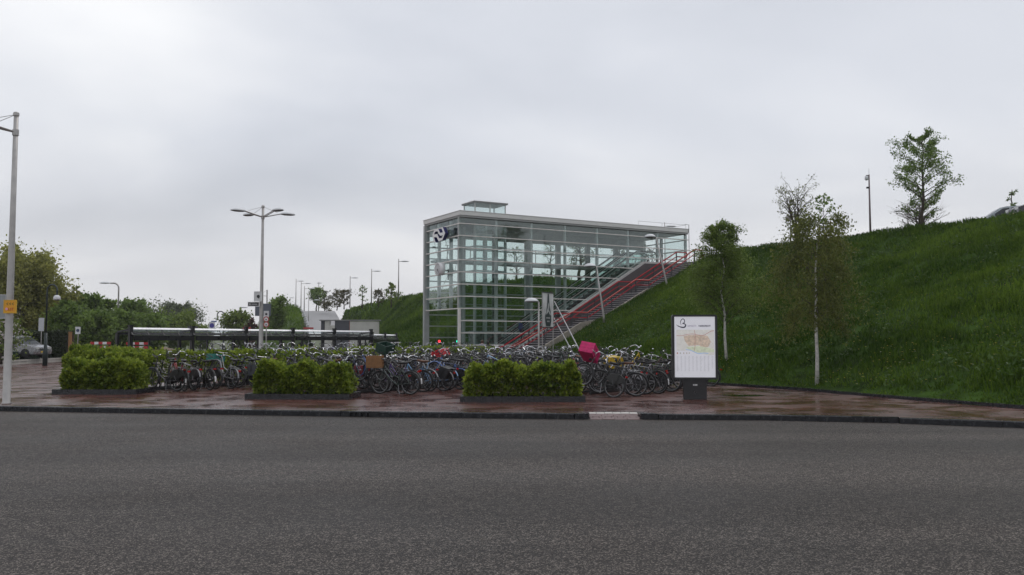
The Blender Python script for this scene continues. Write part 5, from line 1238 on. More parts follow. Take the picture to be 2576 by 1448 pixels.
disc(ys, 'pale_dot', 0.035, (-0.085, -0.018, -0.065), (0.75, 0.35, 0.45), 0.004)
yb = atY(4, 772, gl_.y + 0.15)
flat_sign('traffic_sign', 'grey back of a sign cut by the left edge', 'sign', (yb.x - 0.1, yb.y, yb.z), 0.42, 0.62, (0.30, 0.32, 0.33), border=(0.5, 0.5, 0.5))
# signs near the four-headed lamp
def sign_px(label, x, y, depth, w, h, col, name='traffic_sign', **k): p = atY(x, y, depth); return flat_sign(name, label, 'sign', p, w, h, col, **k)
s1 = sign_px('white box sign with dark figure on the four-headed lamp', 649, 746.5, 41.3, 0.30, 0.42, (0.62, 0.62, 0.62), border=(0.7, 0.7, 0.7), thick=0.1)
s1f = MB().lathe([(0.0, 0), (0.075, 0), (0.075, 0.004), (0, 0.004)], 14, (0.03, -0.056, 0.0), Matrix.Rotation(math.pi / 2, 3, 'X') ).build('figure', m_dark, s1); MB().box((0.055, -0.058, -0.05), (0.06, 0.006, 0.09)).build('figure', m_dark, s1)
s2 = sign_px('dark direction sign with white border on the four-headed lamp', 638, 766, 41.3, 0.50, 0.17, (0.02, 0.02, 0.022), border=(0.75, 0.75, 0.75), name='direction_sign')
MB().box((0.04, -0.019, 0.0), (0.28, 0.004, 0.035)).build('name_print', mat('pale grey print', (0.4, 0.4, 0.4), 0.5), s2); MB().box((-0.17, -0.019, 0.0), (0.07, 0.004, 0.09)).build('symbol', mat('pale grey print', (0.4, 0.4, 0.4)), s2)
sign_px('slate grey panel behind the four-headed lamp', 661.5, 780, 48, 0.86, 0.68, (0.10, 0.115, 0.14), post=0.0, name='information_panel')
p = atY(672, 730, 60); pole_t = p.z
root = thing('sign_post', 'thin grey mast with a side arm behind the four-headed lamp', 'pole', (p.x, p.y, 0)); MB().tube([(0, 0, 0), (0, 0, pole_t)], 0.045, 7).build('mast', m_pole, root); MB().tube([(0, 0, pole_t - 0.42), (-0.55, 0, pole_t - 0.40)], 0.02, 6).build('side_arm', m_pole, root); MB().tube([(0, 0, pole_t - 0.02), (-0.5, 0, pole_t - 0.3)], 0.008, 5).build('stay', m_pole, root)
s3 = sign_px('small white sign with a black figure above two round signs', 670, 791, 46, 0.26, 0.34, (0.6, 0.6, 0.6), post=0.0)
disc(s3, 'figure', 0.06, (0, -0.018, 0), (0.02, 0.02, 0.02), 0.004)
for y, nm in ((804, 'upper'), (817, 'lower')):
    s = sign_px('%s of the two round red-rimmed signs by the lamp' % nm, 670, y, 46, 0.05, 0.2, (0.3, 0.3, 0.3), post=None)
    disc(s, 'red_rim', 0.15, (0, -0.02, 0), (0.42, 0.03, 0.03), 0.01); disc(s, 'white_face', 0.105, (0, -0.032, 0), (0.65, 0.65, 0.65), 0.005); MB().box((0, -0.04, -0.02), (0.07, 0.004, 0.06)).build('symbol', m_dark, s)
s = sign_px('round blue no-parking sign on white board above the shed', 533, 822, 90, 0.62, 0.95, (0.62, 0.62, 0.64), post=0.0); disc(s, 'blue_disc', 0.24, (0, -0.02, 0.1), (0.06, 0.05, 0.28), 0.008)
s = sign_px('small blue street name sign above the no-parking sign', 538, 809.5, 95, 0.6, 0.16, (0.10, 0.14, 0.32), post=0.0, name='street_name_sign')
s = sign_px('red notice board behind the shed', 621, 829, 100, 0.9, 0.5, (0.40, 0.03, 0.03), post=0.0, name='notice_board'); letters(s, 't', 0.35, (-0.1, -0.02, 0), (0.7, 0.7, 0.7))
s = sign_px('small white sign with a dark symbol left of the hedge', 196, 832, 66, 0.33, 0.50, (0.60, 0.62, 0.64), post=0.0, border=(0.65, 0.65, 0.65)); disc(s, 'symbol', 0.12, (0, -0.02, 0), (0.04, 0.06, 0.12), 0.006)
sign_px('tall pale notice panel behind the black swan-neck lamp', 104, 817, 66, 0.40, 1.0, (0.45, 0.46, 0.48), post=0.0, name='notice_board')
sign_px('dark board with white frame behind the shed', 485, 826, 75, 0.9, 0.3, (0.07, 0.07, 0.08), post=0.0, name='notice_board')
# swan-neck lamps
def swan_lamp(label, x, ybase, ytop, depth, rad=0.28, side=1, sc=1.0):
    b = atY(x, ybase, depth); H = atY(x, ytop, depth).z; root = thing('swan_neck_lamp', label, 'street lamp', (b.x, b.y, 0), 0, 'black swan-neck lamps')
    m_k = mat('dark green black lamp paint', (0.012, 0.022, 0.022), 0.4); r_ = rad * sc
    MB().lathe([(0.16 * sc, 0.0), (0.16 * sc, 0.9), (0.11 * sc, 1.1), (0.085 * sc, 2.2)], 10).build('pole_base', m_k, root, True)
    arc = [(0, 0, 2.0), (0, 0, H - 1.1 * r_)] + [(side * (r_ - r_ * math.cos(a)), 0, H - 1.1 * r_ + r_ * 1.1 * math.sin(a)) for a in [math.pi * k / 10 for k in range(1, 11)]] + [(side * 2 * r_, 0, H - 1.1 * r_ - 0.35)]
    MB().tube(arc, 0.055 * sc, 8).build('swan_neck', m_k, root, True)
    c = (side * 2 * r_, 0, H - 1.1 * r_ - 0.62)
    MB().lathe([(0.0, 0.30), (0.10, 0.28), (0.20, 0.2), (0.235, 0.0), (0.22, -0.02)], 14, c).build('lamp_hood', m_lampw, root, True); MB().lathe([(0, -0.09), (0.13, -0.07), (0.21, -0.01)], 14, c).build('lamp_glass', m_lampd, root, True)
swan_lamp('black swan-neck lamp with white hood beside the silver car', 113, 921, 717, 58.5, 0.33)
swan_lamp('distant black swan-neck lamp above the shed', 562, 870, 784, 118, 0.35, side=-1, sc=1.3)
# lamps with one flat head on a straight arm
def arm_lamp(label, x, ytop, depth, zb, xh, drop=0.0, curved=False, group='straight-armed lamps on the embankment road', head=1.0, r=0.06, name='street_lamp', cat='street lamp'):
    t = atY(x, ytop, depth); e = atY(xh, ytop + drop, depth); L = e.x - t.x; H = t.z - zb
    root = thing(name, label, cat, (t.x, t.y, zb), 0, group); dz = e.z - t.z
    if curved:
        sg_ = 1 if L > 0 else -1; q = 0.55
        MB().tube([(0, 0, 0), (0, 0, H - q)] + [(sg_ * (q - q * math.cos(a)), 0, H - q + q * math.sin(a)) for a in [math.pi / 2 * k / 5 for k in range(1, 6)]] + [(L - sg_ * 1.0, 0, H)], [r * 1.2] + [r] * 6 + [r * 0.7], 8).build('pole', m_pole, root, True)
    else:
        MB().tube([(0, 0, 0), (0, 0, H)], [r * 1.2, r * 0.75], 8).build('pole', m_pole, root, True); MB().tube([(0, 0, H + dz), (L, 0, H + dz)], r * 0.45, 6).build('arm', m_pole, root)
    sg_ = 1 if L > 0 else -1; Mx = Matrix.Diagonal((2.2 * head, 0.9 * head, 1.0 * head)); c = (L - sg_ * 0.35 * head, 0, H + dz)
    MB().lathe([(0.0, 0.11), (0.14, 0.09), (0.22, 0.03), (0.24, 0.0)], 12, c, Mx).build('lamp_head', m_lampw, root, True); MB().lathe([(0.0, -0.05), (0.15, -0.04), (0.235, -0.004)], 12, c, Mx).build('lamp_glass', m_lampd, root, True)
    return root
for i, (x, yt, d, xh, dr, lab) in enumerate(((1003, 652, 130, 1026, 6.5, 'lamp nearest the glass station on the embankment road'), (935, 677, 148, 956, 6, 'second lamp from the glass station on the embankment road'), (881, 695, 160, 899, 5, 'third lamp from the glass station on the embankment road'),
                                              (745, 702, 190, 763, 6, 'lamp farthest left of the cluster at the ramp'), (758, 708, 185, 780, 6, 'second lamp of the cluster at the ramp'), (766, 720, 180, 791, 7, 'third lamp of the cluster at the ramp, its head beside the round tree'),
                                              (802, 710, 205, 808, 3, 'lamp behind the round tree at the ramp'), (730, 748, 260, 739, 2, 'tiny distant lamp left of the ramp cluster'))): arm_lamp(lab, x, yt, d, 7.6, xh, dr, head=1.3, r=0.09)
arm_lamp('thin lamp standing on the ramp edge', 777, 732, 150, 1.5, 803, 24, head=1.1, r=0.07)
arm_lamp('grey street lamp with curved arm above the left hedge', 299, 713, 96, 0.0, 254, 0, curved=True, group='grey lamps on the west side road', head=1.3, r=0.085)
arm_lamp('flat-headed lamp left of the four-headed lamp', 605, 774, 118, 0.0, 620, 0.5, group='grey lamps on the west side road', head=1.2, r=0.08)
arm_lamp('small distant lamp below the round willow', 476, 817, 170, 0.0, 483, 0.3, group='grey lamps on the west side road', r=0.08)
arm_lamp('small distant lamp right of the round willow', 507, 809, 170, 0.0, 515, 0.3, group='grey lamps on the west side road', r=0.08)
arm_lamp('lamp behind the roof end of the station', 1672, 560, 92, 7.8, 1697, 10, head=1.1, r=0.06)
arm_lamp('slim lamp left of the loose crest tree', 1987, 497, 66, 7.6, 2016, 19, head=0.8, r=0.055)
arm_lamp('low lamp beside the tallest crest tree', 2283, 512, 62, 7.6, 2252, 20, head=0.7, r=0.05)
s = sign_px('small box sign on the slim crest lamp', 1984, 551, 65.8, 0.36, 0.36, (0.25, 0.22, 0.22), thick=0.2)
# camera mast on the crest
t = atY(2186, 440, 54); root = thing('camera_mast', 'slim camera mast on the grass crest', 'mast', (t.x, t.y, 7.6))
MB().tube([(0, 0, 0), (0, 0, t.z - 7.6)], [0.075, 0.045], 8).build('mast', mat('reddish grey mast', (0.16, 0.12, 0.125), 0.5), root, True); MB().tube([(0, 0, t.z - 7.6), (0, 0, t.z - 7.2)], 0.008, 5).build('antenna', m_dark, root)
MB().lathe([(0.0, 0.12), (0.1, 0.1), (0.12, -0.08), (0.06, -0.16), (0, -0.17)], 10, (-0.16, 0, t.z - 7.8)).build('camera_dome', m_lampw, root, True); MB().box((-0.08, 0, t.z - 7.66), (0.2, 0.06, 0.05)).build('bracket', m_dark, root)
MB().box((-0.1, 0, t.z - 8.42), (0.14, 0.12, 0.1)).build('sensor', m_dark, root)
# ------------------------------------------------------------------ town map sign
pb = ground(1750, 1006)
mp = thing('map_sign', 'black framed town map sign on a dark plinth', 'sign', (pb.x, pb.y + 0.1, 0), math.radians(-3))
m_frame = mat('charcoal sign frame', (0.022, 0.022, 0.024), 0.4, var=0.1)
def rrect(w, h, r, z0, n=5):
    out = []
    for cx, cz, a0 in ((w / 2 - r, h / 2 - r, 0), (-w / 2 + r, h / 2 - r, 90), (-w / 2 + r, -h / 2 + r, 180), (w / 2 - r, -h / 2 + r, 270)):
        for k in range(n + 1): a = math.radians(a0 + 90 * k / n); out.append((cx + r * math.cos(a), cz + r * math.sin(a) + z0))
    return out
PZ, PW, PH = 1.535, 1.315, 1.89
MB().prism([(x, -0.10, z) for x, z in rrect(PW, PH, 0.06, PZ)], (0, 0.20, 0)).build('case', m_frame, mp)
o1 = rrect(PW, PH, 0.06, PZ); i1 = rrect(PW - 0.13, PH - 0.11, 0.02, PZ); n = len(o1); fr_ = MB()
fr_.add([(x, -0.125, z) for x, z in o1] + [(x, -0.125, z) for x, z in i1] + [(x, -0.10, z) for x, z in o1] + [(x, -0.102, z) for x, z in i1], [(k, (k + 1) % n, n + (k + 1) % n, n + k) for k in range(n)] + [(k, 2 * n + k, 2 * n + (k + 1) % n, (k + 1) % n) for k in range(n)] + [(n + k, n + (k + 1) % n, 3 * n + (k + 1) % n, 3 * n + k) for k in range(n)])
fr_.build('frame', m_frame, mp)
PY = -0.104; EM = 0.30
pw, ph = PW - 0.135, PH - 0.115
MB().box((0, PY, PZ), (pw, 0.004, ph)).build('poster', mat('backlit white poster', (0.62, 0.62, 0.66), 0.35, var=0.02, emit=EM), mp)
def pr(x, y): return (-pw / 2 + pw * (x - 85) / (705 - 85), PZ + ph / 2 - ph * (y - 85) / (1035 - 85))     # reading positions off the photographed poster
def print_poly(pts, col, name, dy, var=0.1, scale=12): MB().prism([(x, PY - 0.003 - dy, z) for x, z in (pr(*q) for q in pts)], (0, 0.0006, 0)).build(name.rstrip('_0123456789'), mat('print ' + name, col, 0.4, var=var, scale=scale, emit=EM), mp)
def print_line(pts, w, col, name, dy): 
    q = smooth_path([Vector((pr(*a)[0], PY - 0.003 - dy, pr(*a)[1])) for a in pts], 4); mb = MB(); vs = []
    for i, a in enumerate(q):
        d = (q[min(i + 1, len(q) - 1)] - q[max(i - 1, 0)]).normalized(); s = Vector((-d.z, 0, d.x)); ww = w[min(len(w) - 1, int(i * len(w) / len(q)))] if isinstance(w, list) else w; vs += [a + s * ww / 2, a - s * ww / 2]
    mb.add(vs, [(2 * i, 2 * i + 1, 2 * i + 3, 2 * i + 2) for i in range(len(q) - 1)]).build(name, mat('print ' + name, col, 0.4, var=0.05, emit=EM), mp)
print_poly([(115, 290), (690, 290), (690, 680), (600, 690), (420, 640), (300, 615), (115, 615)], (0.57, 0.56, 0.53), 'map_ground', 0.000, 0.08, 9)
print_poly([(225, 395), (300, 375), (470, 375), (590, 385), (640, 480), (600, 560), (500, 570), (460, 530), (300, 545), (245, 470)], (0.50, 0.40, 0.32), 'map_town', 0.001, 0.22, 16)
print_poly([(260, 560), (460, 545), (620, 575), (690, 600), (690, 640), (600, 640), (440, 650), (300, 600)], (0.52, 0.56, 0.42), 'map_fields', 0.0012, 0.15, 14)
print_line([(255, 600), (330, 612), (390, 640), (450, 662), (530, 655), (600, 665)], 0.028, (0.36, 0.47, 0.62), 'map_river', 0.002)
print_line([(118, 382), (200, 384), (290, 362), (380, 358), (460, 375), (530, 376), (590, 345), (650, 312), (690, 308)], 0.011, (0.38, 0.13, 0.13), 'map_motorway', 0.0025)
print_line([(386, 295), (402, 370), (398, 480), (396, 560), (385, 622)], 0.011, (0.36, 0.15, 0.13), 'map_main_road', 0.003)
for k, pts in enumerate((((230, 470), (330, 440), (430, 450), (620, 430)), ((300, 385), (320, 470), (300, 540)), ((500, 385), (520, 480), (480, 560)), ((560, 390), (600, 470), (620, 560)), ((120, 612), (240, 615)), ((640, 470), (690, 550)))): print_line(pts, 0.005, (0.40, 0.36, 0.33), 'map_street', 0.002)
print_line([(190, 215), (178, 170), (200, 128), (228, 122), (242, 150), (236, 180), (212, 192), (245, 200), (258, 222), (240, 250), (200, 252), (150, 235), (118, 212)], [0.010, 0.018, 0.022, 0.022, 0.022, 0.024, 0.020, 0.026, 0.036, 0.038, 0.034, 0.024, 0.010], (0.012, 0.012, 0.035), 'emblem_stroke', 0.0035)
x0, z0 = pr(285, 232); letters(mp, 'GEMEENTE', 0.064, (x0, PY - 0.004, z0), (0.27, 0.24, 0.33), emit=EM * 0.6, sx=0.83)
x0, z0 = pr(455, 232); letters(mp, 'BARENDRECHT', 0.064, (x0, PY - 0.004, z0), (0.05, 0.045, 0.09), emit=EM * 0.3, bold=0.0022, sx=0.78)
for k in range(10):                                                                      # columns of the street index
    x = 118 + k * 59
    lines = MB()
    for j in range(34 if k < 9 else 28):
        w_ = 12 + (j * 7 + k * 5) % 16; xa, za = pr(x, 702 + j * 7.1); xb, zb = pr(x + w_, 704.6 + j * 7.1); lines.add([(xa, PY - 0.004, za), (xb, PY - 0.004, za), (xb, PY - 0.004, zb), (xa, PY - 0.004, zb)], [(0, 1, 2, 3)])
    lines.build('index_column', mat('index print', (0.42, 0.42, 0.45), 0.5, emit=EM * 0.8), mp)
for k, (x, c) in enumerate(((128, (0.35, 0.16, 0.14)), (172, (0.38, 0.38, 0.36)), (224, (0.42, 0.38, 0.36)), (270, (0.4, 0.36, 0.34)), (308, (0.42, 0.40, 0.38)))): print_poly([(x - 9, 645), (x + 9, 645), (x + 9, 670), (x - 9, 670)], c, 'legend_symbol_%d' % k, 0.001)
MB().box((0, 0.0, 0.30), (0.675, 0.16, 0.60)).build('plinth', mat('black plinth panel', (0.014, 0.014, 0.016), 0.35), mp)
pp = MB().box((0.0, -0.083, 0.425), (0.125, 0.008, 0.042)).build('maker_plate', mat('white maker plate', (0.62, 0.62, 0.62), 0.4), mp)
MB().box((-0.03, -0.089, 0.425), (0.02, 0.004, 0.02)).build('plate_mark', m_dark, pp); MB().box((0.02, -0.089, 0.425), (0.05, 0.004, 0.008)).build('plate_mark', mat('pale grey print', (0.4, 0.4, 0.4)), pp)
# ------------------------------------------------------------------ banner by the stairs
bl, br_ = atY(1365, 782, 47.5), atY(1392, 778, 48.6); d = (br_ - bl); d.z = 0; wB = d.length; rzB = math.atan2(d.y, d.x); zt, zbm = atY(1378, 737, 48).z, atY(1378, 824, 48).z
bn = thing('banner', 'grey advertising banner with a dark bottle shape on two poles', 'banner', (bl.x, bl.y, 0), rzB); hB = zt - zbm
MB().box((wB / 2, 0, zbm + hB / 2), (wB - 0.04, 0.015, hB - 0.04)).build('cloth', mat('pale grey banner cloth', (0.58, 0.58, 0.58), 0.7, var=0.2, scale=2.2), bn)
def bshape(pts, m_, dy, nm): MB().prism([(wB * x, -0.02 - dy, zbm + hB * (1 - y)) for x, y in pts], (0, 0.004, 0)).build(nm, m_, bn)
m_bd = mat('dark slate print', (0.035, 0.05, 0.052), 0.6, var=0.2)
bshape([(0.45, 0.03), (0.55, 0.03), (0.62, 0.35), (0.70, 0.52), (0.78, 0.68), (0.78, 0.80), (0.70, 0.97), (0.28, 0.97), (0.20, 0.80), (0.20, 0.68), (0.30, 0.56), (0.40, 0.35)], m_bd, 0.0, 'bottle_print')
bshape([(0.50, 0.28), (0.58, 0.36), (0.55, 0.50), (0.72, 0.62), (0.68, 0.66), (0.50, 0.54), (0.34, 0.64), (0.30, 0.60), (0.44, 0.42)], mat('pale print', (0.42, 0.43, 0.43), 0.6, var=0.3, scale=6), 0.004, 'hand_print')
for y, w_ in ((0.73, 0.36), (0.83, 0.24)): 
    for k in range(4): bshape([(0.5 - w_ / 2 + w_ * k / 4, y - 0.022), (0.5 - w_ / 2 + w_ * (k + 0.7) / 4, y - 0.022), (0.5 - w_ / 2 + w_ * (k + 0.7) / 4, y + 0.022), (0.5 - w_ / 2 + w_ * k / 4, y + 0.022)], mat('pale grey print', (0.4, 0.4, 0.4)), 0.004, 'letter_print')
for z in (zt, zbm): MB().box((wB / 2, 0, z), (wB + 0.06, 0.05, 0.05)).build('frame_bar', m_post, bn)
for x in (0.0, wB): MB().tube([(x, 0.02, 0), (x, 0.02, zt + 0.03)], 0.025, 6).build('pole', m_pole, bn)
MB().tube([(wB * 0.75, 0.2, zbm), (wB * 0.45, 0.5, 0)], 0.02, 5).build('brace', m_dark, bn)
r1, r2 = atY(1394, 759, 48), atY(1392, 799, 48); g1, g2 = ground(1491, 946), ground(1471, 943)
sup = thing('leaning_frame', 'two pale poles joined by a crossbar leaning towards the banner', 'frame', (g1.x, g1.y, 0)); o_ = Vector((g1.x, g1.y, 0))
MB().tube([g1 - o_, r1 - o_], 0.035, 7).build('pole', m_alu, sup); MB().tube([g2 - o_, r2 - o_], 0.03, 7).build('pole', m_alu, sup)
MB().tube([atY(1392, 814, 48) - o_, g1 + (r1 - g1) * 0.71 - o_], 0.025, 6).build('crossbar', m_alu, sup)
# ------------------------------------------------------------------ far mound, ramp, abutment, west side things
def patch(name, pts, m_, kind='structure'):
    """terrain grid: rows of points"""
    n = len(pts[0]); mb = MB(); mb.v = [tuple(p) for r in pts for p in r]
    for i in range(len(pts) - 1):
        for j in range(n - 1): mb.f.append((i * n + j, i * n + j + 1, (i + 1) * n + j + 1, (i + 1) * n + j)); mb.m.append(0)
    return tag(mb.build(name, m_, smooth=True), kind=kind)
m_grassf = mat('distant grass', (0.055, 0.095, 0.020), 0.9, var=0.45, scale=0.5, bump=1.0, bscale=2.5)
A_, B_, C_, D_ = atY(781, 834, 122), atY(872, 834, 118), atY(842, 783, 192), atY(759, 783, 192)
rows = [[A_.lerp(D_, t), A_.lerp(D_, t).lerp(B_.lerp(C_, t), 0.33), A_.lerp(D_, t).lerp(B_.lerp(C_, t), 0.66), B_.lerp(C_, t)] for t in (0, 0.25, 0.5, 0.75, 1)]
patch('ramp_road', rows, mat('pale grey concrete ramp', (0.27, 0.265, 0.265), 0.6, var=0.12, scale=0.3))
rl = thing('ramp_railing', 'grey guard rail curving up the ramp', 'railing', (A_.x, A_.y, 0)); o_ = Vector((A_.x, A_.y, 0))
rp = [atY(776, 836, 121), atY(771, 818, 136), atY(764, 801, 152), atY(757, 788, 172), atY(749, 780, 188), atY(740, 777, 192), atY(728, 779, 194)]
for dz in (0.0, 0.5, 0.9): MB().tube(smooth_path([q + Vector((0, 0, dz)) - o_ for q in rp], 4), 0.06, 5).build('rail', mat('galvanised rail', (0.42, 0.43, 0.45), 0.4, 0.4), rl)
for q in smooth_path(rp, 3): MB().tube([q - o_ - Vector((0, 0, 0.5)), q - o_ + Vector((0, 0, 1.0))], 0.06, 5).build('rail_post', m_pole, rl)
def mound_z(x, y):                             # grassy dome left of the ramp
    cx = -30.0 - 18.0 * (y - 122.0) / 70.0; q = ((x - cx) / (2.6 if x > cx else 9.0)) ** 2 + ((y - 176.0) / 55.0) ** 2
    return 8.0 * max(0.0, 1 - q) ** 0.75 * (1.0 + 0.04 * math.sin(x * 0.9) * math.cos(y * 0.21))
rows = [[Vector((-64 + 1.2 * j, 118 + 4.0 * k, mound_z(-64 + 1.2 * j, 118 + 4.0 * k) - 0.2)) for j in range(29)] for k in range(29)]
patch('mound', rows, m_grassf)
r = np.random.default_rng(77); gx = r.uniform(-63, -31, 26000); gy = r.uniform(119, 200, 26000); gz = np.array([mound_z(a, b) for a, b in zip(gx, gy)]); ok = gz > 0.15; P_ = np.stack([gx, gy, gz - 0.25], 1)[ok]
V, F, t_ = leaves(P_, 0.75, r, 6.0, down=-1.6, tint=np.clip(vnoise(P_[:, 0], P_[:, 1], 5, 3) * 0.6 + 0.4 * r.random(len(P_)), 0, 1))
tag(link('mound_grass', np_mesh('mound_grass', V, F, leaf_mat('grass blades', (0, 0, 0), (0, 0, 0)), t_)), 'rough grass covering the mound left of the ramp', 'grass', kind='stuff')
# pale retaining wall with dark panel at the tunnel mouth
def wpx(x, y, d_): return atY(x, y, d_)
tw = thing('tunnel_portal', 'pale concrete wall with dark panel beside the ramp', 'wall', tuple(Vector((wpx(805, 832, 100).x, 100, 0))))
o_ = Vector((wpx(805, 832, 100).x, 100, 0)); zt_ = atY(850, 805, 100).z
def wallbox(x0, x1, zt2, m_, nm, dy=0.0, th=0.6, z0=0.0, d0=100, d1=100):
    a = atY(x0, 830, d0); b = atY(x1, 830, d1); a.z = b.z = z0; q = Vector((0, dy, 0)); MB().prism([a - o_ + q, b - o_ + q, Vector((b.x, b.y, zt2)) - o_ + q, Vector((a.x, a.y, zt2)) - o_ + q], (0, th, 0)).build(nm, m_, tw)
m_pale = mat('pale stained concrete', (0.47, 0.46, 0.42), 0.8, var=0.14, scale=0.8); m_dk = mat('dark slate cladding', (0.07, 0.073, 0.085), 0.6, var=0.2, scale=1)
wallbox(805, 817, zt_ - 0.1, m_dk, 'side_wall', 0.5); wallbox(817, 829, zt_ - 0.12, m_pale, 'pier'); wallbox(829, 842, zt_ - 0.65, m_pale, 'pier', 0.05); wallbox(842, 878, zt_ - 0.12, m_dk, 'dark_panel', 0.02); wallbox(878, 880, zt_ - 0.12, mat('red brown edge', (0.16, 0.05, 0.04), 0.7), 'edge_trim', 0.0)
wallbox(880, 952, zt_ - 0.2, m_pale, 'retaining_wall', 0.0); wallbox(803, 956, zt_, mat('grey coping', (0.24, 0.235, 0.23), 0.7), 'coping', -0.1, 0.8, zt_ - 0.12)
s = sign_px('red horizontal barrier bar at the foot of the ramp', 776, 826.5, 104, 1.2, 0.22, (0.40, 0.05, 0.05), post=0.0, name='barrier_sign')
# west side: raised bed with low wall, hedges, barriers, sand heap
wl0, wl1 = ground(-60, 925), ground(172, 910)
bw = thing('bed_wall', 'low pale concrete wall edging the planted bed', 'wall', (wl0.x, wl0.y, 0)); dv = wl1 - wl0; Lw = dv.length; rzw = math.atan2(dv.y, dv.x); bw.rotation_euler = (0, 0, rzw)
nb = int(Lw / 1.2)
for k in range(nb):
    for j in range(2): MB().box(((k + 0.5) * Lw / nb, 0.1, 0.09 + 0.165 * j), (Lw / nb - 0.015, 0.2, 0.155)).build('concrete_block', mat('pale concrete block', (0.40, 0.38, 0.35), 0.7, var=0.2, scale=3), bw)
rows = [[wl0 + dv * t + Vector((0, 0.22, 0.22)) for t in (-0.5, 0, 0.5, 1, 1.35)], [wl0 + dv * t + Vector((-4, 12, 0.32)) for t in (-0.5, 0, 0.5, 1, 1.35)], [wl0 + dv * t + Vector((-4, 34, 0.5)) for t in (-0.5, 0, 0.5, 1, 1.9)]]
patch('raised_bed', rows, mat('planted bed soil', (0.05, 0.06, 0.025), 0.9, var=0.5, scale=0.7, bump=0.8, bscale=5))
def dense_hedge(label, A, B, width, height, n, leaf, ls, seed, z0=0.0, cat='hedge'):
    r = np.random.default_rng(seed); A = Vector(A); B = Vector(B); L = (B - A).length; d = (B - A) / L; root = thing('hedge', label, cat, (A.x, A.y, z0), math.atan2(d.y, d.x), 'background hedges on the west side')
    x = r.uniform(0, L, n); f = r.random(n); y = np.where(f < 0.6, -width / 2 + np.abs(r.normal(size=n)) * 0.12, r.uniform(-width / 2, width / 2, n)); z = np.where(f < 0.6, height * r.random(n), height - np.abs(r.normal(size=n)) * 0.1)
    z += 0.1 * (vnoise(x, 0 * x, 0.8, seed) - 0.5); V, F, t = leaves(np.stack([x, y, z], 1), ls, r, 1.5); link('foliage', np_mesh('foliage', V, F, LEAFS[leaf], t), root)
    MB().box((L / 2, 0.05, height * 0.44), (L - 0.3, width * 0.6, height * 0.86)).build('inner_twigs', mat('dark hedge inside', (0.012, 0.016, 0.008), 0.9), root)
q0, q1 = ground(-60, 921), ground(175, 907)
dense_hedge('low bluish green hedge along the pale bed wall', q0 + Vector((0, 1.0, 0)), q1 + Vector((-0.3, 1.0, 0)), 1.2, 0.5, 9000, 'blue', 0.13, 61, 0.3)
h0, h1 = atY(55, 870, 71), atY(174, 870, 69.5)
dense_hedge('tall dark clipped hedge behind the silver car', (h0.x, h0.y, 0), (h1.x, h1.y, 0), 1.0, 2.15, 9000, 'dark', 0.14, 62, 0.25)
p = atY(176, 870, 69.0); fp = thing('fence_post', 'light brown wooden post at the end of the dark hedge', 'post', (p.x, p.y, 0.2)); MB().box((0, 0, 1.05), (0.22, 0.14, 2.1)).box((0, 0, 2.13), (0.26, 0.18, 0.06)).build('post', mat('light brown wood', (0.26, 0.13, 0.05), 0.7), fp)
p = atY(182, 870, 69.6); fp = thing('fence_post', 'dark wooden post beside the light brown one', 'post', (p.x, p.y, 0.2)); MB().box((0, 0, 0.95), (0.18, 0.14, 1.9)).box((0, 0, 1.93), (0.22, 0.18, 0.06)).build('post', mat('dark brown wood', (0.06, 0.04, 0.03), 0.8), fp)
# flowering shrub near the pole
p = atY(18, 800, 57); sh = tree('flowering_shrub', 'shrub with pale blossom at the left edge behind the pole', (p.x, p.y, 0.3), p.z - 0.1, 2.4, 2600, 0.14, 'fresh', 151, trunk=0.05, limbs=20, stems=3, sig=0.7, cat='shrub')
r = np.random.default_rng(8); bp = r.normal(size=(260, 3)) * [0.45, 0.5, 0.62] + [0.1, -0.35, p.z * 0.62]; V, F, t_ = leaves(bp, 0.13, r, 1.2); link('blossom', np_mesh('blossom', V, F, leaf_mat('pale blossom', (0.45, 0.40, 0.40), (0.72, 0.66, 0.66), 0.3), t_), sh)
def barrier(label, x0, x1, yt, depth):
    a, b = atY(x0, yt, depth), atY(x1, yt, depth); L = b.x - a.x; root = thing('road_barrier', label, 'barrier', (a.x, a.y, 0.0), 0, 'red and white road barriers'); H = a.z
    m_r = mat('red barrier film', (0.42, 0.02, 0.025), 0.4); m_w = mat('white barrier film', (0.68, 0.68, 0.68), 0.4)
    for j in range(2):
        for k in range(5): MB().box((L * (k + 0.5) / 5, 0, H - 0.12 - 0.37 * j), (L / 5 - 0.002, 0.05, 0.23)).build('board_segment', m_r if k % 2 == 0 else m_w, root)
    for x in (0.2, 0.8): MB().tube([(L * x, 0.05, 0.0), (L * x, 0.05, H)], 0.03, 6).build('upright', m_pole, root); MB().box((L * x, 0.05, 0.06), (0.12, 0.9, 0.1)).build('foot', m_blk, root)
barrier('red and white barrier left of the grey street lamp', 227.5, 279, 860.5, 80); barrier('red and white barrier behind the shed post', 317, 373, 861.5, 82)
rows = []
for k in range(6):
    row = []
    for j in range(9): x = lerp(150, 470, j / 8); hgt = math.sin(math.pi * min(1, max(0, (x - 160) / 290))) ** 0.8 * math.sin(math.pi * k / 5 * 0.6) * 1.35; q = atY(x, 850, 92 + 3 * k); row.append(Vector((q.x, q.y, 0.3 + hgt)))
    rows.append(row)
patch('sand_heap', rows, mat('brown sand', (0.17, 0.12, 0.08), 0.95, var=0.3, scale=0.8, bump=1, bscale=3))
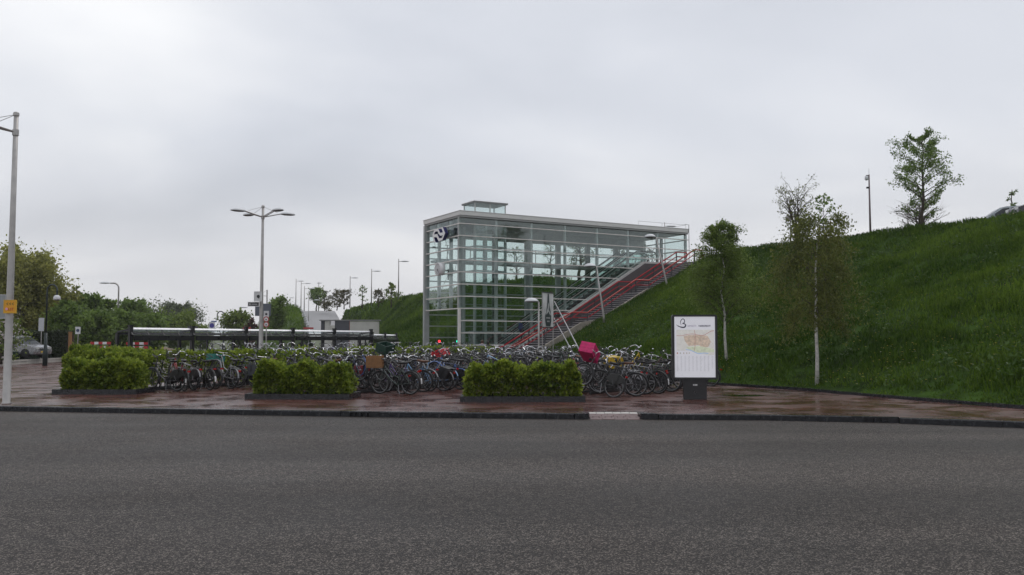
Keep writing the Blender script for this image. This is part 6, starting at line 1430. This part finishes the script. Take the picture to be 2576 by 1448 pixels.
# ------------------------------------------------------------------ cars
def car(label, loc, rz, col, L=4.4, Wd=1.75, Hh=1.6, suv=True):
    root = thing('parked_car', label, 'car', loc, rz); m_p = mat(label + ' paint', col, 0.25, 0.5, var=0.05, coat=0.6); m_g = mat('dark car glass', (0.02, 0.024, 0.026), 0.08)
    lo = [(-L / 2, 0.35), (-L / 2 - 0.03, 0.62), (-L / 2 + 0.02, 0.92), (-L * 0.10, 1.0), (L * 0.20, 1.0), (L * 0.40, 0.92), (L / 2 - 0.03, 0.78), (L / 2, 0.50), (L / 2 - 0.05, 0.30)]
    arches = []
    for cx in (L * 0.31, -L * 0.31): arches.append([(cx + 0.40 * math.cos(math.radians(a)), 0.30 + 0.40 * math.sin(math.radians(a))) for a in range(0, 181, 30)])
    poly = lo + arches[0] + arches[1]
    sec = []
    for y, s in ((-Wd / 2, 0.0), (-Wd / 2 + 0.06, 0.03), (Wd / 2 - 0.06, 0.03), (Wd / 2, 0.0)): sec.append([(x * (1.0 if s else 0.985), y, z + (s if z > 0.8 else 0)) for x, z in poly])
    mb = MB(); n = len(poly); mb.add([p for s in sec for p in s], [(i * n + k, i * n + (k + 1) % n, (i + 1) * n + (k + 1) % n, (i + 1) * n + k) for i in range(3) for k in range(n)] + [tuple(range(n - 1, -1, -1)), tuple(3 * n + k for k in range(n))]); mb.build('body', m_p, root)
    cab = [(-L / 2 + 0.12, 0.97), (-L / 2 + 0.30, Hh - 0.06), (-L * 0.25, Hh), (L * 0.02, Hh - 0.02), (L * 0.10, Hh - 0.10), (L * 0.27, 0.99)]
    mb = MB(); vs = [(x, sy * (Wd / 2 - 0.05 - 0.16 * max(0, (z - 0.97) / (Hh - 0.97))), z) for sy in (-1, 1) for x, z in cab]; n = len(cab)
    mb.add(vs, [(k, (k + 1) % n, n + (k + 1) % n, n + k) for k in range(n)] + [tuple(range(n - 1, -1, -1)), tuple(n + k for k in range(n))]); mb.build('cabin', m_p, root)
    def gpan(pts, nm):
        for sy in (-1, 1):
            q = [(x, sy * (Wd / 2 - 0.042 - 0.16 * max(0, (z - 0.97) / (Hh - 0.97))), z) for x, z in pts]; MB().prism(q, (0, sy * 0.008, 0)).build(nm, m_g, root)
    gpan([(-L / 2 + 0.30, 1.04), (-L / 2 + 0.40, Hh - 0.13), (-L * 0.24, Hh - 0.09), (-L * 0.22, 1.04)], 'rear_side_window'); gpan([(-L * 0.20, 1.04), (-L * 0.21, Hh - 0.09), (-L * 0.03, Hh - 0.10), (-L * 0.01, 1.04)], 'side_window'); gpan([(L * 0.01, 1.04), (-L * 0.01, Hh - 0.11), (L * 0.07, Hh - 0.15), (L * 0.21, 1.04)], 'front_side_window')
    w_ = Wd / 2 - 0.14; MB().add([(L * 0.262, -w_ - 0.02, 1.03), (L * 0.262, w_ + 0.02, 1.03), (L * 0.118, w_ - 0.10, Hh - 0.12), (L * 0.118, -w_ + 0.10, Hh - 0.12)], [(0, 1, 2, 3)]).build('windscreen', m_g, root)
    for cx in (L * 0.31, -L * 0.31):
        for sy in (-1, 1):
            Mx = Matrix.Rotation(math.pi / 2, 3, 'X'); wh = MB().lathe([(0.20, -0.1), (0.33, -0.09), (0.34, 0.0), (0.33, 0.09), (0.20, 0.1)], 20, (cx, sy * (Wd / 2 - 0.11), 0.34), Mx).build('tyre', m_tyre, root, True); MB().lathe([(0.0, -0.06), (0.06, -0.075), (0.2, -0.06), (0.21, 0.0)], 10, (cx, sy * (Wd / 2 - 0.11) - (0.03 if sy < 0 else -0.03), 0.34), Mx if sy < 0 else Matrix.Rotation(-math.pi / 2, 3, 'X')).build('rim', m_alu, wh)
            if cx > 0: MB().box((L / 2 - 0.12, sy * (Wd / 2 - 0.28), 0.74), (0.24, 0.34, 0.15)).build('headlight', m_lens, root)
            else: MB().box((-L / 2 + 0.02, sy * (Wd / 2 - 0.16), 0.82), (0.1, 0.2, 0.26)).build('tail_light', m_redl2, root)
            if cx > 0: MB().box((L * 0.19, sy * (Wd / 2 + 0.08), 1.06), (0.12, 0.16, 0.12)).build('wing_mirror', m_p, root)
    MB().box((L / 2 - 0.02, 0, 0.46), (0.06, 0.52, 0.11)).build('number_plate', mat('yellow number plate', (0.6, 0.42, 0.03), 0.4), root); MB().box((L / 2 - 0.06, 0, 0.62), (0.12, 0.8, 0.12)).build('grille', m_blk, root); MB().box((L * 0.0, 0, 0.28), (L * 0.92, Wd - 0.12, 0.14)).build('sill', m_blk, root)
    return root
p = atY(65, 870, 64.5); car('silver off-road car parked behind the low hedge', (p.x - 0.5, p.y, 0.40), math.radians(-12), (0.27, 0.27, 0.28), 4.2, 1.75, 1.66)
p = atY(2515, 520, 50); car('pale grey car on the crest, its roof above the grass', (p.x + 0.3, p.y, 7.72), math.radians(165), (0.30, 0.33, 0.34), 4.5, 1.75, 1.62)
p = atY(2592, 505, 45.5); car('dark car at the right edge on the crest', (p.x + 1.3, p.y, 7.85), math.radians(172), (0.03, 0.025, 0.03), 4.3, 1.75, 1.75)
# ------------------------------------------------------------------ people
def person(label, loc, rz, pose, shirt, legs, hair, skin=(0.42, 0.25, 0.18), H=1.74, hair_long=False):
    s = H / 1.75; J = dict(pel=(0, 0, 0.95), sp=(0, 0, 1.15), ch=(0.01, 0, 1.36), nk=(0.015, 0, 1.50), hd=(0.03, 0, 1.62), tp=(0.03, 0, 1.73))
    for sy, n in ((1, 'l'), (-1, 'r')):
        J.update({'hp' + n: (0, sy * 0.09, 0.92), 'kn' + n: (0.03, sy * 0.10, 0.50), 'an' + n: (-0.02, sy * 0.10, 0.08), 'to' + n: (0.14, sy * 0.11, 0.03), 'sh' + n: (0, sy * 0.19, 1.43), 'el' + n: (-0.03, sy * 0.24, 1.14), 'wr' + n: (0.07, sy * 0.25, 0.90), 'pa' + n: (0.10, sy * 0.25, 0.83)})
    J.update(pose)
    names = list(J); V = [Vector(J[n]) * s for n in names]; ix = {n: i for i, n in enumerate(names)}
    rad = dict(pel=(.15, .12), sp=(.135, .11), ch=(.165, .12), nk=(.058, .058), hd=(.088, .095), tp=(.07, .075)); E = [('pel', 'sp'), ('sp', 'ch'), ('ch', 'nk'), ('nk', 'hd'), ('hd', 'tp')]
    for n in 'lr':
        E += [('pel', 'hp' + n), ('hp' + n, 'kn' + n), ('kn' + n, 'an' + n), ('an' + n, 'to' + n), ('ch', 'sh' + n), ('sh' + n, 'el' + n), ('el' + n, 'wr' + n), ('wr' + n, 'pa' + n)]
        for q, r_ in (('hp', .095), ('kn', .066), ('an', .046), ('to', .035), ('sh', .066), ('el', .048), ('wr', .032), ('pa', .034)): rad[q + n] = (r_, r_)
        w = Vector(J['wr' + n]); pa = Vector(J['pa' + n]); d = (pa - w).normalized(); side = Vector((0, 0, 1)).cross(d); side = side.normalized() if side.length > .05 else Vector((1, 0, 0))
        if abs(d.z) > 0.6: side = Vector((1, 0, 0))
        for k, (o, L) in enumerate(((-0.027, 0.07), (-0.009, 0.08), (0.009, 0.076), (0.027, 0.06), (0.045, 0.05))):
            a = 'f%d%s' % (k, n); b = 'g%d%s' % (k, n); base = pa + side * o if k < 4 else w.lerp(pa, 0.4) + side * 0.03
            p1 = base + d * L * 0.5 + (side * 0.02 if k == 4 else Vector((0, 0, 0))); p2 = p1 + d * L * 0.5 + Vector((0.012, 0, 0))
            ix[a] = len(V); V.append(p1 * s); names.append(a); ix[b] = len(V); V.append(p2 * s); names.append(b); rad[a] = (.010, .010); rad[b] = (.008, .008); E += [('pa' + n, a), (a, b)]
    me = bpy.data.meshes.new('person'); me.from_pydata(V, [(ix[a], ix[b]) for a, b in E], []); o = bpy.data.objects.new('person', me); COL.objects.link(o)
    sk = o.modifiers.new('skin', 'SKIN'); sk.use_smooth_shade = True
    for n in names: me.skin_vertices[0].data[ix[n]].radius = tuple(q * s for q in rad[n]); me.skin_vertices[0].data[ix[n]].use_root = n == 'pel'
    o.modifiers.new('sub', 'SUBSURF').levels = 1; o.modifiers['sub'].render_levels = 1
    dg = bpy.context.evaluated_depsgraph_get(); dg.update(); nm_ = bpy.data.meshes.new_from_object(o.evaluated_get(dg)); bpy.data.objects.remove(o)
    o = link('person', nm_); nm_.materials.clear()
    for m_ in (mat('skin', skin, 0.5), mat(label + ' top', shirt, 0.8), mat(label + ' trousers', legs, 0.8), mat(label + ' hair', hair, 0.6), mat('dark shoes', (0.03, 0.028, 0.026), 0.5)): nm_.materials.append(m_)
    seg = [(Vector(J[a]) * s, Vector(J[b]) * s, c) for a, b, c in [('pel', 'sp', 1), ('sp', 'ch', 1), ('ch', 'nk', 1), ('nk', 'hd', 0), ('hd', 'tp', 0)] + [q for n in 'lr' for q in (('pel', 'hp' + n, 2), ('hp' + n, 'kn' + n, 2), ('kn' + n, 'an' + n, 2), ('an' + n, 'to' + n, 4), ('ch', 'sh' + n, 1), ('sh' + n, 'el' + n, 1), ('el' + n, 'wr' + n, 1), ('wr' + n, 'pa' + n, 0))]]
    hd = Vector(J['hd']) * s
    for p in nm_.polygons:
        c = p.center; best = min(seg, key=lambda q: (c - (q[0] + (q[1] - q[0]) * max(0, min(1, (c - q[0]).dot(q[1] - q[0]) / max(1e-9, (q[1] - q[0]).length_squared))))).length); k = best[2]
        if k == 0 and (c - hd).length < 0.24 * s and c.z > hd.z - 0.05 * s and (c.x < hd.x - 0.0 * s or c.z > hd.z + 0.065 * s): k = 3
        p.material_index = k
    hr = MB().lathe([(0.0, 0.115 * s), (0.06 * s, 0.10 * s), (0.095 * s, 0.04 * s), (0.10 * s, -0.03 * s), (0.07 * s, -0.07 * s)] + ([(0.07 * s, -0.20 * s)] if hair_long else []), 12, hd + Vector((-0.02 * s, 0, 0.03 * s))).build('hair', mat(label + ' hair', hair, 0.6), o, True)
    fc = MB().lathe([(0.0, 0.018), (0.008, 0.008), (0.013, -0.012), (0.0, -0.016)], 6, hd + Vector((0.098 * s, 0, -0.01))).build('nose', mat('skin', skin), o, True)
    for sy in (-1, 1): MB().lathe([(0, 0.006), (0.008, 0), (0, -0.006)], 6, hd + Vector((0.088 * s, sy * 0.034, 0.02))).build('eye', m_dark, o); MB().lathe([(0, 0.03), (0.012, 0.01), (0.01, -0.02), (0, -0.03)], 6, hd + Vector((0.01, sy * 0.092 * s, 0))).build('ear', mat('skin', skin), o)
    MB().box(hd + Vector((0.09 * s, 0, -0.055)), (0.012, 0.045, 0.008)).build('mouth', mat('lips', (0.25, 0.08, 0.07), 0.5), o)
    o.location = loc; o.rotation_euler = (0, 0, rz); return tag(o, label, 'person')
stand = {}; climb = dict(knl=(0.20, 0.10, 0.62), anl=(0.10, 0.10, 0.20), tol=(0.26, 0.11, 0.17), elr=(0.02, -0.25, 1.16), wrr=(0.22, -0.24, 1.10), par=(0.29, -0.23, 1.10))
def esc_pt(u, v): return W(u, v, lerp(0.05, 7.75, (u - 3.4) / 12.6) + 0.13)
person('person in blue jacket riding the front escalator', esc_pt(5.55, 1.15), ANG, climb, (0.03, 0.06, 0.19), (0.03, 0.03, 0.045), (0.02, 0.015, 0.012))
person('person in pale grey top higher up on the inner escalator', esc_pt(9.3, 2.8), ANG, climb, (0.42, 0.44, 0.43), (0.40, 0.42, 0.42), (0.10, 0.07, 0.05))
q = atY(1213, 870, 55.5); person('person in grey shirt standing at the foot of the stairs', (q.x, q.y, 0), math.radians(80), stand, (0.28, 0.27, 0.31), (0.05, 0.05, 0.07), (0.07, 0.035, 0.02), H=1.72)
q = atY(1228, 870, 56.2); person('person with long black hair beside the grey shirt', (q.x, q.y, 0), math.radians(70), stand, (0.05, 0.045, 0.05), (0.03, 0.03, 0.04), (0.012, 0.010, 0.010), H=1.66, hair_long=True)
sit = dict(pel=(0, 0, 0.52), sp=(0.03, 0, 0.72), ch=(0.10, 0, 0.92), nk=(0.14, 0, 1.05), hd=(0.18, 0, 1.17), tp=(0.19, 0, 1.28))
for sy, n in ((1, 'l'), (-1, 'r')): sit.update({'hp' + n: (0.02, sy * 0.09, 0.50), 'kn' + n: (0.42, sy * 0.12, 0.56), 'an' + n: (0.46, sy * 0.12, 0.10), 'to' + n: (0.60, sy * 0.13, 0.05), 'sh' + n: (0.10, sy * 0.18, 0.98), 'el' + n: (0.16, sy * 0.24, 0.72), 'wr' + n: (0.36, sy * 0.16, 0.66), 'pa' + n: (0.43, sy * 0.14, 0.66)})
q = W(19.55, -3.2, 7.36); person('person in dark red sitting at the top of the stairs', q, ANG + math.pi, sit, (0.20, 0.03, 0.03), (0.05, 0.06, 0.03), (0.09, 0.04, 0.02), H=1.70)

# ------------------------------------------------------------------ damp air
hz = MB().box((-20, 145, 29.0), (560, 400, 62.0)).build('haze', mat('unused', (0.5, 0.5, 0.5)))
hz.data.materials.clear()
mh = bpy.data.materials.new('damp air'); mh.use_nodes = True; t = mh.node_tree
t.nodes.remove(t.nodes['Principled BSDF'])
pv_ = t.nodes.new('ShaderNodeVolumePrincipled'); pv_.inputs['Color'].default_value = (0.93, 0.94, 0.96, 1); pv_.inputs['Density'].default_value = 0.0003; pv_.inputs['Anisotropy'].default_value = 0.2
t.links.new(pv_.outputs[0], t.nodes['Material Output'].inputs['Volume']); hz.data.materials.append(mh)
tag(hz, 'thin damp haze softening the distance', 'haze', kind='stuff')
